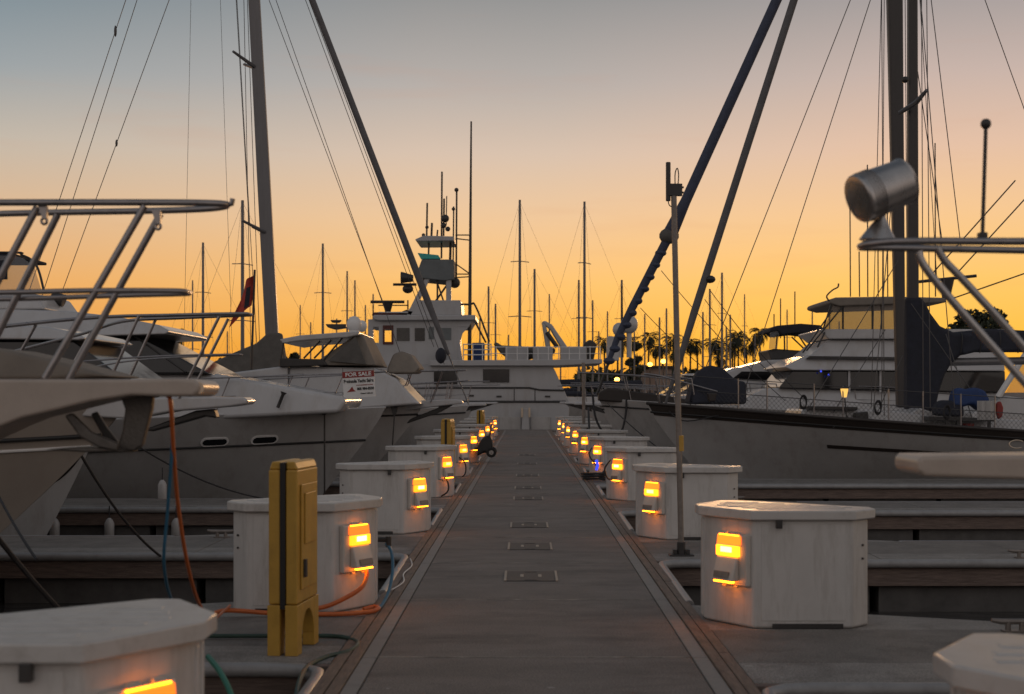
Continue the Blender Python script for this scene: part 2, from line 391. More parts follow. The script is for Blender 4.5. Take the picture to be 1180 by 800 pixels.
FL, FR, PER, FW = 9.05, 8.42, 6.4, 2.15
def finger(side, y0, x_len):
    xe = DR+.004 if side > 0 else DL-.004
    X = lambda a: xe+side*a
    t = MB(); t2 = MB(); x = 0
    while x < x_len-.05:
        x1 = min(x+2.4, x_len); a, b = X(x+.006), X(x1-.006)
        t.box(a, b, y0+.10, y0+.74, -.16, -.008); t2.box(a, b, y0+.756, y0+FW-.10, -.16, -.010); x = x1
    # triangular knee that carries the dock box
    kn = [(X(.0), y0+FW-.09), (X(3.1), y0+FW-.09), (X(3.0), y0+FW), (X(.12), y0+FW+1.12), (X(0), y0+FW+1.15)]
    t.prism(kn if side > 0 else kn[::-1], -.15, -.010)
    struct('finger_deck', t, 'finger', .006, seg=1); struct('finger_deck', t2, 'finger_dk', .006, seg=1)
    wv = MB()
    wv.box(X(0), X(x_len), y0+.02, y0+.094, -.27, -.012); wv.box(X(3.12), X(x_len), y0+FW-.094, y0+FW-.02, -.27, -.012)
    struct('finger_waler', wv, 'woodx', .006, seg=1)
    pn = MB()
    for q in range(int(x_len/2.2)):
        pn.box(X(.15+q*2.2), X(2.25+q*2.2), y0+.12, y0+FW-.12, -.75, -.17)
    struct('finger_pontoon', pn, 'pontoon')
    bm = MB()
    bm.tube([(X(.0), y0-3.0, -.03), (X(.03), y0-.35, -.03), (X(.05), y0-.16, -.03), (X(.16), y0-.045, -.03), (X(.34), y0-.015, -.03), (X(x_len), y0-.015, -.03)], .046, 10)
    bm.tube([(X(3.1), y0+FW+.01, -.05), (X(x_len), y0+FW+.01, -.05)], .042, 8)
    struct('finger_bumper', bm, 'vinyl')
for k in range(-1, 10):
    finger(1, FR+PER*k, 13.5); finger(-1, FL+PER*k, 13.5)

# deck hatches down the middle of the walkway
def deck_hatch(y):
    h = thing('deck_hatch', 'x', 'hatch', (.055, y, .001), 'deck hatches along the walkway')
    MB().box(-.225+.055, .225+.055, y-.36, y+.36, 0.001, .007).build('plate', 'hatch', h)
    for s in (-1, 1): MB().box(.055+s*.240-.012, .055+s*.240+.012, y-.37, y+.37, 0.001, .012).build('bracket', 'bracket', h, .003)
    for s in (-1, 1):
        MB().box(.055-.06, .055+.06, y+s*.30-.02, y+s*.30+.02, .0072, .011).build('hinge', 'hatch', h, .002)
        MB().box(.055+s*.085-.016, .055+s*.085+.016, y-.10, y+.10, .0072, .011).build('latch', 'bracket', h, .002)
    return h
h0 = deck_hatch(13.5); ys = [13.5, 16.2, 18.9, 23.9, 26.7, 31.0, 36.5, 42.0]
for i, y in enumerate(ys):
    h = h0 if i == 0 else copy_tree(h0)
    h.location = (.055, y, .001)
    h['label'] = 'dark metal utility hatch with pale end brackets in the walkway, %s from the camera' % ORD[i]

# ------------------------------------------------------------------ dock boxes with lit power outlets
def dock_box(side):
    xe, yf = (1.345, 10.50) if side > 0 else (-1.204, 11.26)
    X = lambda a: xe+(a if side > 0 else -a*.93)
    root = thing('dock_box', 'x', 'dock box', (xe, yf, -.008), 'white dock boxes lining the walkway')
    sg = (lambda p: p) if side > 0 else (lambda p: p[::-1])
    plan = [(.035, .44), (.34, .0), (1.07, 0.0), (1.225, .16), (1.225, .28), (.34, .98), (.26, .98), (.035, .62)]
    b = MB(); b.prism(sg([(X(a), yf+c) for a, c in plan]), -.008, .80)
    body = b.build('body', 'boxw', root, .025, seg=3)
    MB().box(X(.40), X(1.02), yf-.004, yf+.002, .05, .765).build('front_panel', 'boxw', root, .003)
    for z in (.50, .60):
        q_ = Vector((X(1.165), yf+.098, z)); MB().tube([q_, q_+Vector((side*.008, -.0085, 0))], .009, 10).build('bolt', 'dark', root)
    # shallow moulded panel on the front, kick strip, side rib
    MB().box(X(.48), X(1.0), yf-.012, yf+.004, -.006, .03).build('kick_strip', 'dark', root)
    pl = MB()
    for a in (.03, .11): 
        o = Vector((X(.035), yf+.44, 0)); e = Vector((X(.035), yf+.62, 0)); u = (e-o).normalized(); n = Vector((-side, 0, 0))
        pl.frame_box(o, u, n, a, a+.03, -.01, .012, .02, .77)
    pl.build('side_rib', 'boxw', root, .008)
    lp = [(-.015, .425), (.315, -.045), (1.085, -.045), (1.275, .14), (1.275, .31), (.36, 1.03), (.235, 1.03), (-.015, .64)]
    l = MB(); l.prism(sg([(X(a), yf+c) for a, c in lp]), .795, .868)
    q = [(.03, .415), (.345, .0), (1.105, 0), (1.25, .16), (1.25, .29), (.30, 1.02), (.03, 1.02)]
    n = len(q)
    lid = l.build('lid', 'lid', root, .012, seg=3)
    r = MB()
    for i, (c, a0, a1) in enumerate(((.08, .38, 1.04), (.21, .29, 1.12), (.34, .20, 1.04), (.47, .14, .86), (.60, .18, .68), (.73, .24, .50))):
        r.box(X(a0), X(a1), yf+c, yf+c+.055, .862, .8735)
    r.build('ridge', 'lid', lid, .008, seg=2)
    hg = MB().box(X(.50), X(.545), yf-.058, yf-.02, .735, .80); hg.build('latch', 'dark', root, .004)
    # outlet housing on the chamfered corner
    A = Vector((X(.035), yf+.44, 0)); B = Vector((X(.34), yf, 0)); u = (B-A).normalized(); nv = Vector((u.y, -u.x, 0))
    if nv.y > 0: nv = -nv
    ln = (B-A).length; c0 = ln*(.65 if side > 0 else .54)
    hs = MB().frame_box(A, u, nv, c0-.165, c0+.165, -.002, .045, .30, .68)
    hp = hs.build('outlet_housing', 'housing', root, .012, seg=3)
    MB().frame_box(A, u, nv, c0-.145, c0+.105, .0452, .062, .598, .668, .008).build('lamp_top', 'amber2', hp, .006)
    MB().frame_box(A, u, nv, c0-.140, c0+.095, .0452, .075, .515, .595).build('lens', 'amber', hp, .006)
    MB().frame_box(A, u, nv, c0-.085, c0+.035, .0752, .079, .545, .585).build('bulb', 'bulb', hp, .002)
    MB().frame_box(A, u, nv, c0-.150, c0+.108, .0452, .066, .596, .602).build('lens_bar', 'housing', hp, .001)
    MB().frame_box(A, u, nv, c0-.140, c0+.085, .0452, .125, .335, .511, .055).build('outlet_cover', 'housing', hp, .012)
    MB().frame_box(A, u, nv, c0-.115, c0+.045, .108, .127, .355, .405, .010).build('grille', 'galv', hp, .003)
    for a in (-.07, .06): MB().frame_box(A, u, nv, c0+a-.02, c0+a+.02, .042, .062, .284, .2995).build('clasp', 'brass', hp, .003)
    MB().frame_box(A, u, nv, c0-.125, c0+.07, .080, .112, .321, .333).build('under_light', 'slit', hp, .002)
    MB().frame_box(A, u, nv, c0-.125, c0+.085, .047, .058, .6695, .677).build('top_light', 'slit2', hp, .002)
    for a in (-.07, .05): MB().frame_box(A, u, nv, c0+a-.03, c0+a+.03, .038, .06, .6805, .70).build('hood_tab', 'housing', hp, .004)
    return root
for side in (1, -1):
    b0 = dock_box(side); base = b0.location.copy(); nm = 'right' if side > 0 else 'left'
    for i, k in enumerate(range(-1, 9)):
        b = b0 if i == 1 else copy_tree(b0)
        b.location = (base.x+random.uniform(-.012, .012)*(k > 0), base.y+PER*k+random.uniform(-.12, .12)*(k > 0), base.z)
        b.rotation_euler.z = R(random.uniform(-1.2, 1.2)) if k > 0 else 0
        if k == -1 and side > 0: b.location.y -= .1
        b['label'] = 'white dock box with glowing amber outlet, %s from the camera in the %s row' % (ORD[i], nm)

# ------------------------------------------------------------------ yellow hydrant posts
def hydrant():
    x, y = -1.60, 9.40
    r = thing('utility_post', 'x', 'utility post', (x, y, -.008), 'yellow utility posts on the left fingers')
    f = MB()
    dp = .54
    x0, x1 = x-.098, x+.098
    # two half shells with a dark seam between, and arched feet
    for a, b, nm in ((x0, x-.018, 1), (x+.018, x1, 2)):
        sh = MB().box(a, b, y, y+dp, .33, 1.22)
        prof = [(a, 1.22), (b, 1.22), (b-(.02 if nm == 2 else 0), 1.275), (a+(.02 if nm == 1 else 0), 1.275)]
        sh.xz(prof, y+.012, y+dp-.012)
        sh.build('shell', 'yellow', r, .012, seg=3)
    base = MB()
    for s in (0, 1):
        ya = y-.012 if s == 0 else y+dp-.108
        base.box(x0-.004, x-.018, ya, ya+.12, -.008, .326); base.box(x+.018, x1+.004, ya, ya+.12, -.008, .326)
    ar = []
    yc, wd = y+dp/2-.0, dp-.222
    n = 10
    prof = [(y+.152, .326), (y+.152, .12)]
    # arch web between the feet
    pts = [(y+.109, .326)]+[(yc-(wd/2)*math.cos(math.pi*i/n), .08+.19*math.sin(math.pi*i/n)) for i in range(n+1)]+[(y+dp-.109, .326)]
    for xa, xb in ((x0-.003, x-.018), (x+.018, x1+.003)):
        m0 = len(pts)
        base.add([(xa, a, b) for a, b in pts]+[(xb, a, b) for a, b in pts],
                 [tuple(range(m0-1, -1, -1)), tuple(range(m0, 2*m0))]+[(i, (i+1) % m0, m0+(i+1) % m0, m0+i) for i in range(m0)])
    base.build('foot', 'yellow', r, .008)
    MB().box(x-.0175, x+.0175, y-.006, y+dp-.02, .3, 1.268).build('seam', 'black', r)
    d = MB().box(x1+.0015, x1+.014, y+.07, y+dp-.07, .42, 1.12); dr_ = d.build('side_door', 'yellow', r, .006)
    d2 = MB().box(x1+.0145, x1+.026, y+.13, y+dp-.13, .72, 1.06).build('door_panel', 'yellow', dr_, .006)
    MB().box(x1+.0145, x1+.035, y+.10, y+.14, .50, .62).build('handle', 'dark', dr_, .004)
    return r
p0 = hydrant()
for i, (k, lb) in enumerate(((0, 'big yellow utility post with black seam and arched feet beside the walkway edge'), (3, 'mid-distance yellow utility post standing among the left row of dock boxes'), (6, 'small far yellow utility post near the end of the left dock box row'))):
    o = p0 if i == 0 else copy_tree(p0)
    o.location = (-1.60+(.04 if i else 0)+(.05 if i == 2 else 0), 9.40+PER*k-(.6 if i else 0), -.008); o['label'] = lb
    if i == 0: o.rotation_euler.z = R(-6)

# ------------------------------------------------------------------ antenna pole by the second right box
d = 15.35
r = thing('antenna_pole', 'tall slender grey pole with panel antenna bolted to the right finger', 'antenna pole', (W(785, 640, d).x, d, -.008))
MB().tube([W(785, 636, d), W(776.5, 226, d)], .031, 12).build('pole', 'galv', r)
bp = MB(); b_ = W(785, 640, d)
bp.box(b_.x-.13, b_.x+.13, d-.09, d+.09, -.008, .01)
for sx in (-1, 1): bp.box(b_.x+sx*.07-.02, b_.x+sx*.07+.02, d-.04, d+.04, .0105, .06)
bp.tube([(b_.x, d, .01), (b_.x, d, .14)], .045, 12); bp.build('base_plate', 'dark', r, .004)
a = MB(); a.tube([W(770, 232, d), W(770, 187, d)], .028, 10); a.build('panel_antenna', 'dark', r, .01)
a = MB().px([(770, 212), (786, 212), (786, 226), (770, 226)], d, d-.03, d+.03); a.tube([W(781, 216, d), W(788, 216, d)], .012); a.tube([W(781, 222, d), W(788, 222, d)], .012)
a.build('bracket', 'dark', r, .006)
MB().tube(spline([W(778, 214, d), W(778, 200, d), W(780.5, 194, d), W(782, 202, d), W(781, 216, d)]), .006, 6).build('cable_loop', 'black', r)
MB().tube(spline([W(770, 231, d), W(771, 236, d), W(774, 238, d), W(777, 234, d)]), .006, 6).build('cable', 'black', r)
MB().tube([W(784.3, 520, d), W(784, 502, d)], .036, 12).build('tag_band', 'yellow', r)

# ------------------------------------------------------------------ boats
class Hull:
    def __init__(s, bowx, d, dr, L, B, zb, zs, rake, fine=2.2, full=.5, zk=-.95, drop=1.5):
        s.__dict__.update(bowx=bowx, d=d, dr=dr, L=L, B=B, zb=zb, zst=zs, rake=rake, fine=fine, full=full, zk=zk, drop=drop)
    def half(s, t):
        tt = min(1, t/s.full); h = s.B/2*(1-(1-tt)**s.fine)
        return max(.012, h*(1-.14*max(0, (t-s.full)/(1-s.full))**2))
    def zs(s, t): return s.zst+(s.zb-s.zst)*(1-t)**s.drop
    def pt(s, t, v, side, out=0):
        zt = s.zs(t); z = s.zk+(zt-s.zk)*v
        k = 1-min(1, t/.6); e = .32+.95*k
        y = (s.half(t)+out)*(max(v, 1e-4)**e)
        x = s.bowx-s.dr*(t*s.L+s.rake*max(0, 1-v)**1.15*(1-t)**3)
        return Vector((x, s.d+side*y, z))
    def mesh(s, n=30, m=12):
        g = MB(); ts = [(i/n)**1.35 for i in range(n+1)]; vsx = []
        for t in ts:
            for sd in (-1, 1):
                for j in range(m+1): vsx.append(s.pt(t, j/m, sd))
        q = 2*(m+1); fs = []
        for i in range(n):
            for sd in (0, 1):
                for j in range(m):
                    a = i*q+sd*(m+1)+j; fs.append((a, a+1, a+q+1, a+q) if (sd == 0) == (s.dr > 0) else (a, a+q, a+q+1, a+1))
            a, b = i*q+m, i*q+2*m+1
            fs.append((a, b, b+q, a+q))
        e = n*q
        fs.append(tuple([e+j for j in range(m+1)]+[e+2*m+1-j for j in range(m+1)]))
        g.add(vsx, fs); return g
    def line(s, v, side, t0, t1, n=24, out=0, dz=0):
        return [s.pt(t0+(t1-t0)*i/n, v, side, out)+Vector((0, 0, dz)) for i in range(n+1)]
    def strip(s, v0, v1, side, t0, t1, out=.012, n=30):
        g = MB(); vsx = []
        for i in range(n+1):
            t = t0+(t1-t0)*i/n
            a, b = s.pt(t, v0, side, out), s.pt(t, v1, side, out); vsx += [a, b]
        return g.add(vsx, [(2*i, 2*i+1, 2*i+3, 2*i+2) for i in range(n)])

def boat(name, label, cat, h, m='gel', group=None, rub='black', rubv=.93):
    root = thing(name, label, cat, (h.bowx, h.d, WL), group)
    h.mesh().build('hull', 'gel_hull_shaded' if m == 'gel' else m, root, angle=50)
    for sd in (-1, 1):
        MB().tube(h.line(rubv, sd, 0, 1, 30, .012), .022, 8).build('rub_rail', rub, root)
        MB().tube(h.line(1, sd, .0, 1, 30, -.02, .015), .02, 6).build('toe_rail', m, root)
    return root
def rails(root, h, ts, height, r=.016, mid=True, m='rail', tip=0, lean=.0, sides=(-1, 1), t_end=None):
    # bow rail: stanchions on the sheer and a rail that meets at the bow
    top = {}
    for sd in sides:
        pts = []
        for t in ts:
            f = h.pt(t, 1, sd, -.06); f.z += .01
            q = f+Vector((h.dr*lean, 0, height)); pts.append((f, q))
            MB().tube([f, q], r*.85, 6).build('stanchion', m, root)
        top[sd] = pts
    fr = Vector((h.bowx+h.dr*tip, h.d, h.zb+height+.01))
    line = [q for f, q in reversed(top[sides[0]])]+[fr+Vector((-h.dr*.06, -.14, 0)), fr, fr+Vector((-h.dr*.06, .14, 0))]+([q for f, q in top[sides[-1]]] if len(sides) > 1 else [])
    MB().tube(spline(line, 5), r, 8).build('bow_rail', m, root)
    if mid:
        for sd in sides:
            MB().tube(spline([f.lerp(q, .5) for f, q in top[sd]], 4), r*.5, 6).build('mid_rail', m, root)

# ---- L1: nearest, only its pulpit, anchor and rail reach into the picture
D1 = 7.05
h = Hull(-2.95, D1, 1, 9.5, 3.5, 1.55, 1.2, 1.7)
b = boat('motor_yacht', 'nearest motor yacht at far left, tan bow pulpit carrying a plough anchor', 'yacht', h, 'gel_cream')
up = [(-260, 440), (0, 437), (150, 437), (205, 436), (224, 438), (230, 443), (229, 452), (222, 457), (190, 457), (150, 456), (105, 463), (60, 474), (25, 482), (0, 492), (-60, 520), (-260, 540)]
g = MB().px(up, D1-.23, D1-.23, D1+.23); g.build('pulpit_platform', 'pulpit', b, .03, seg=3)
MB().tube([W(228, 447, D1-.2), W(228, 447, D1+.2)], .03, 10).build('roller', 'brass', b)
for s, yo in ((-1, 0), (1, 0)):
    dd = D1+s*.16
    q = lambda x, y, dd=dd: W(x, y, dd)
    yb = 0
    for (xa, ya, xb, yb_) in ((176, 242, 66, 437), (55, 243, -45, 437)):
        MB().tube([WO(xa, ya, D1, s*.15), WO(xb, yb_, D1, s*.18)], .0175, 10).build('stanchion', 'rail', b)
    MB().tube(spline([WO(-260, 245, D1, s*.3), WO(0, 240, D1, s*.20), WO(150, 238.5, D1, s*.16), WO(225, 237.5, D1, s*.12), WO(255, 236.5, D1, s*.06), W(262, 236, D1)], 6), .0165, 10).build('top_rail', 'rail', b)
    MB().tube(spline([WO(-260, 345, D1, s*.3), WO(0, 341, D1, s*.21), WO(120, 338, D1, s*.17), WO(205, 337, D1, s*.1), W(216, 337, D1)], 6), .0135, 10).build('mid_rail', 'rail', b)
MB().tube([W(258, 236.5, D1), W(267, 235, D1), W(268, 229, D1)], .014, 8).build('rail_hook', 'rail', b)
for x, y in ((50, 250), (181, 256)):
    pts = [W(x+1+3.2*math.cos(i*math.pi/5), y+5+3.6*math.sin(i*math.pi/5), D1-.15) for i in range(10)]
    MB().px([(x-6, y-13), (x+4, y-13), (x+4, y+2), (x-1, y+2)], D1-.16, D1-.165, D1-.14).tube(pts+[pts[0]], .007, 6).build('rail_bracket', 'rail', b)
c = lambda pts: [(a/2.857, 440+e/2.857) for a, e in pts]
an = MB().px(c([(395, 46), (505, 40), (500, 90), (468, 212), (440, 229), (384, 224), (404, 160), (412, 90)]), D1-.02, D1-.03, D1+.03)
an = an.build('anchor', 'iron', b, .012)
MB().px(c([(214, 112), (240, 102), (305, 165), (395, 204), (388, 229), (330, 217), (265, 182)]), D1-.1, D1-.12, D1-.085)  .build('fluke', 'iron', an, .012)
MB().px(c([(298, 106), (320, 97), (352, 150), (392, 200), (345, 190)]), D1+.1, D1+.09, D1+.12).build('fluke', 'dark', an, .01)
MB().px(c([(170, 221), (262, 214), (385, 215), (442, 229), (300, 230)]), D1, D1-.1, D1+.1)  .build('blade', 'iron', an, .012)
# dark canvas cover over the L1 foredeck hatch and windscreen
MB().px([(-160, 385), (0, 402), (60, 415), (128, 434), (60, 438), (-160, 440)], D1+.35, D1+.35, D1+1.0, .1).build('deck_cover', 'tan', b, .03)

# ---- L2
D2 = 13.5
h = Hull(W(150, 460, D2).x, D2, 1, 11, 3.6, 1.68, 1.3, 2.85)
b = boat('motor_yacht', 'second yacht from the left edge, cream hull with black rub strakes and pointed bow platform', 'yacht', h, 'gel_cream', rubv=.87)
for sd in (-1, 1): MB().tube(h.line(.83, sd, 0, 1, 30, .012), .016, 8).build('rub_rail', 'white', b)
g = MB().px([(60, 462), (150, 459), (240, 457), (280, 458), (286, 461), (284, 466), (262, 469), (200, 474), (150, 483), (60, 478)], D2-.2, D2-.2, D2+.2)
g.build('bow_platform', 'gel', b, .03, seg=3)
MB().px([(248, 471), (228, 473), (165, 496), (178, 497), (238, 480), (252, 482)], D2, D2-.08, D2+.08).build('anchor', 'dark', b, .02)
for s in (-1, 1):
    MB().tube(spline([W(286, 363, D2), WO(280, 362.5, D2, s*.12), WO(200, 365, D2, s*.22), WO(130, 368, D2, s*.35), WO(60, 380, D2, s*.9), WO(-60, 402, D2, s*1.5)], 6), .0165, 8).build('top_rail', 'rail', b)
    MB().tube(spline([W(276, 409, D2), WO(270, 409, D2, s*.12), WO(200, 411, D2, s*.22), WO(130, 416, D2, s*.35), WO(40, 428, D2, s*.9)], 6), .009, 8).build('mid_rail', 'rail', b)
    for xa, xb in ((258, 212), (170, 128), (75, 30)):
        w_ = .2 if xa > 200 else (.3 if xa > 100 else .8)
        MB().tube([WO(xa, 366 if xa > 100 else 379, D2, s*w_), WO(xb, 459, D2, s*w_)], .0145, 8).build('stanchion', 'rail', b)

# ---- L2b: low cruiser further in, its hard top tip shows over the second yacht's rail
D = 19.9
h = Hull(W(120, 462, D).x, D, 1, 9, 3.2, 1.5, 1.2, 1.2)
b = boat('cabin_cruiser', 'low cabin cruiser with raked dark windscreen behind the second yacht', 'boat', h)
Dn = D-1.2
MB().px([(-260, 370), (0, 374), (50, 376), (85, 383), (98, 390), (90, 392), (0, 391), (-260, 391)], Dn, Dn, D+1.2, .15).build('hard_top', 'gel', b, .04, seg=3)
MB().px([(-260, 392), (84, 393), (142, 436), (-260, 440)], Dn+.1, Dn+.1, D+1.1, .05).build('windscreen', 'glass', b, .02)
MB().px([(-260, 438), (142, 435), (146, 448), (120, 466), (-260, 466)], Dn+.05, Dn+.05, D+1.15).build('coach_roof', 'gel', b, .04)

# ---- L3: the white yacht with two portholes
D = 26.3
h = Hull(W(444, 471, D).x, D, 1, 13, 4.0, 1.5, 1.02, 1.9, drop=1.2)
b = boat('flybridge_yacht', 'white flybridge yacht at left with two oval portholes in its bow', 'yacht', h, 'gel', rubv=.76)
Dn = D-1.55
for px_ in (254, 311):
    # portholes sit on the near side of the hull
    X_ = W(px_, 508, D-1.35).x; t = (h.bowx-X_)/h.L; s_ = h.pt(t, .80, -1); s2 = h.pt(t-.03, .80, -1); tg = (s2-s_).normalized()
    nrm = (h.pt(t, .85, -1)-h.pt(t, .75, -1)).normalized().cross(tg)
    if nrm.y > 0: nrm = -nrm
    upv = (h.pt(t, .85, -1)-h.pt(t, .75, -1)).normalized()
    for rr_, nm, ma, of in ((1.12, 'porthole', 'white', .015), (.74, 'pane', 'glass', .022)):
        pts = []
        for i in range(20):
            an_ = 2*math.pi*i/20; cx, cy = math.cos(an_), math.sin(an_)
            pts.append(s_+tg*(.14*(1 if cx > 0 else -1)*(abs(cx) > .001)+.095*rr_*cx+(.0))+upv*.085*rr_*cy)
        g = MB(); g.add([q_+nrm*of for q_ in pts]+[q_-nrm*.03 for q_ in pts], [tuple(range(20)), tuple(range(39, 19, -1))]+[(i, (i+1) % 20, 20+(i+1) % 20, 20+i) for i in range(20)])
        g = g.build(nm, ma, b if nm == 'porthole' else pk)
        if nm == 'porthole': pk = g
MB().px([(-240, 425), (160, 428), (245, 431), (330, 446), (392, 457), (398, 462), (388, 476), (200, 486), (-240, 500)], Dn, Dn+.1, D+1.4, .25).build('coach_roof', 'gel', b, .08, seg=3)
MB().px([(-240, 384), (152, 383), (242, 431), (-240, 431)], Dn+.15, Dn+.15, D+1.4, .1).build('windscreen', 'glass', b, .03)
for (xa, ya, xb, yb) in ((104, 384, 150, 428), (150, 384, 214, 429)):
    MB().tube([W(xa, ya, Dn+.16), W(xb, yb, Dn+.12)], .018, 6).build('window_post', 'dark', b)
g = MB().px([(-240, 352), (0, 355), (70, 357), (130, 364), (180, 374), (194, 381), (190, 385), (120, 387), (-240, 388)], Dn-.1, Dn-.1, D+1.6, .35)
g.build('hard_top', 'gel', b, .06, seg=3)
MB().px([(-240, 336), (40, 338), (52, 357), (-240, 357)], Dn+.5, Dn+.5, D+1.0, .1).build('flybridge', 'gel', b, .05)
MB().px([(-240, 296), (16, 295), (28, 298), (41, 308), (49, 334), (42, 338), (-240, 338)], Dn+.7, Dn+.6, Dn+.63).build('vinyl_screen', 'vinylc', b)
MB().px([(-240, 290), (0, 290), (14, 291.5), (14, 295), (-240, 295)], Dn+.6, Dn+.6, D+.9).build('bimini', 'navy', b, .02)
MB().tube(spline([W(-240, 292, Dn+.6), W(0, 291, Dn+.6), W(25, 294, Dn+.6), W(42, 306, Dn+.6), W(51, 337, Dn+.6)]), .022, 6).build('bimini_frame', 'dark', b)
MB().tube([W(12, 292, Dn+.58), W(-10, 338, Dn+.58)], .022, 6).build('bimini_post', 'dark', b)
MB().px([(-240, 302), (8, 300), (8, 322), (-240, 322)], Dn+.56, Dn+.56, Dn+.59).build('bimini_curtain', 'navy', b)
sl_ = MB(); sl_.tube([W(60, 342, D), W(74, 347, D)], [.10, .12], 14); sl_.tube([W(67, 350, D), W(66, 362, D)], .025, 8); sl_.build('searchlight', 'dark', b, .01)
rails(b, h, (.075, .14, .22, .31), .66, .013, True, lean=.27)
MB().box(h.bowx-4.3, h.bowx-3.7, D-.3, D+.3, 1.56, 1.66).build('deck_hatch', 'glass', b, .03)
MB().tube([(h.bowx-.9, D-.1, 1.5), (h.bowx-.9, D-.1, 1.68)], [.12, .09], 12).build('windlass', 'steel', b)
for t in (.10, .33):
    f = h.pt(t, 1, -1, -.16); MB().tube([f+Vector((-.14, 0, .09)), f+Vector((-.06, 0, .07)), f+Vector((.06, 0, .07)), f+Vector((.14, 0, .09))], .018, 6).tube([f+Vector((-.05, 0, 0)), f+Vector((-.05, 0, .07))], .016, 6).build('deck_cleat', 'steel', b)
MB().tube([W(320, 470, D-1.45), W(326, 455, D-1.45), W(327, 452, D-1.45)], [.03, .03, .06], 8).build('deck_light', 'dark', b)
for x0, x1 in ((20, 42), (60, 90)): MB().tube([W(x0, 386, Dn+.13), W(x1, 429, Dn+.11)], .015, 6).build('window_post', 'dark', b)

# FOR SALE sign hung on the rail of L3
D = 25.3
def text_mesh(body, size, loc, m, name, parent, bold=0, width=None, rot=0):
    cu = bpy.data.curves.new('lettering', 'FONT'); cu.body = body; cu.size = size; cu.align_x = 'CENTER'; cu.align_y = 'CENTER'; cu.extrude = .0006; cu.offset = bold
    o = bpy.data.objects.new('tmp', cu); C.objects.link(o); bpy.context.view_layer.update()
    me = bpy.data.meshes.new_from_object(o.evaluated_get(bpy.context.evaluated_depsgraph_get()))
    C.objects.unlink(o); bpy.data.objects.remove(o)
    xs = [v.co.x for v in me.vertices]; sx = width/(max(xs)-min(xs)) if width else 1
    off = Vector(parent['_o']) if '_o' in parent else Vector((0, 0, 0))
    ca, sa = math.cos(rot), math.sin(rot)
    for v in me.vertices:
        x, z, e = v.co.x*sx, v.co.y, v.co.z
        v.co = Vector((loc[0]+x*ca-z*sa, loc[1]-e, loc[2]+x*sa+z*ca))-off
    me.materials.clear(); me.materials.append(M[m])
    t = bpy.data.objects.new(name, me); C.objects.link(t); t.parent = parent; return t
sr = thing('sale_sign', 'small white and red FOR SALE sign hung on a bow rail', 'sign', tuple(W(413.5, 443, D)))
SA = R(3.5)
def sq(u, v): # sign-plane metres -> world
    o = W(413.5, 443, D); return Vector((o.x+u*math.cos(SA)-v*math.sin(SA), o.y, o.z+u*math.sin(SA)+v*math.cos(SA)))
def srect(u0, u1, v0, v1, of, th):
    g = MB(); q = [sq(u0, v0), sq(u1, v0), sq(u1, v1), sq(u0, v1)]
    return g.xz([(k_.x, k_.z) for k_ in q], D-of, D-of+th)
srect(-.283, .283, -.235, .235, 0, .008).build('board', 'white', sr)
srect(-.283, .283, .125, .235, .004, .003).build('header', 'red', sr)
def stxt(body, size, u, v, m, bold, width): 
    q = sq(u, v); text_mesh(body, size, (q.x, D-.0055, q.z), m, 'lettering', sr, bold, width, SA)
stxt('FOR SALE', .095, 0, .178, 'white', .003, .46)
stxt('Peninsula Yacht Sales', .082, 0, .06, 'black', .003, .53)
stxt('www.yachtsales.com', .03, .10, -.012, 'red', .001, .30)
stxt('805 984-8550', .062, .115, -.082, 'black', .003, .30)
stxt('Oxnard, California', .032, .13, -.165, 'black', .0015, .22)
g = MB(); q = [sq(-.22, -.13), sq(-.06, -.12), sq(-.10, -.085), sq(-.12, -.03), sq(-.17, -.09)]
g.xz([(k_.x, k_.z) for k_ in q], D-.004, D-.001); g.build('sail_emblem', 'red', sr)
for u in (-.27, .27): MB().tube([sq(u, .23), sq(u, .30)], .005, 5).build('tie', 'black', sr)

# ---- L4: express yacht with canvas enclosure
D = 32.7
h = Hull(W(486, 470, D).x, D, 1, 13, 4.1, 1.48, 1.1, 2.1)
b = boat('express_yacht', 'express yacht with tan canvas enclosure and long bow pulpit, behind the sale sign', 'yacht', h, 'gel_grey')
Dn = D-1.6
MB().px([(330, 421), (430, 424), (455, 436), (470, 452), (484, 466), (330, 478)], Dn, Dn+.1, D+1.5, .2).build('coach_roof', 'gel', b, .06, seg=3)
MB().px([(180, 440), (330, 421), (330, 478), (180, 478)], Dn, Dn+.11, D+1.5, .1).build('cockpit_side', 'gel', b, .05)
MB().px([(322, 391), (345, 386.5), (400, 382.5), (414, 382), (414, 386), (400, 389), (345, 393), (326, 396)], Dn+.1, Dn+.1, D+1.4).build('hard_top', 'gel', b, .03)
for xa, ya, xb, yb in ((327, 394, 324, 414), (369, 393, 350, 413), (382, 392, 362, 413), (396, 388, 372, 416)):
    MB().tube([W(xa, ya, Dn+.2), W(xb, yb, Dn+.2)], .022, 6).build('top_post', 'dark', b)
MB().px([(322, 413), (372, 414), (378, 421), (330, 423), (322, 423)], Dn+.12, Dn+.1, Dn+.4).build('coaming', 'dark', b, .02)
MB().px([(358, 421), (410, 384), (416, 384), (433, 421)], Dn+.15, Dn+.18, D+1.3, .25).build('enclosure', 'tan', b, .03)
MB().px([(378, 416), (410, 388), (422, 420)], Dn+.15, Dn+.12, Dn+.16).build('side_panel', 'gcan', b)
MB().px([(446, 424), (452, 408), (462, 404), (472, 408), (484, 424), (478, 430), (446, 430)], Dn+.6, Dn+.6, D+.6, .2).build('hatch_cover', 'tan', b, .05)
g = MB().ball(W(408, 374, D-.3), .17, .17, .19, 14, 10); g.tube([W(408, 381, D-.3), W(408, 386, D-.3)], .12, 12); g.build('satellite_dome', 'white', b)
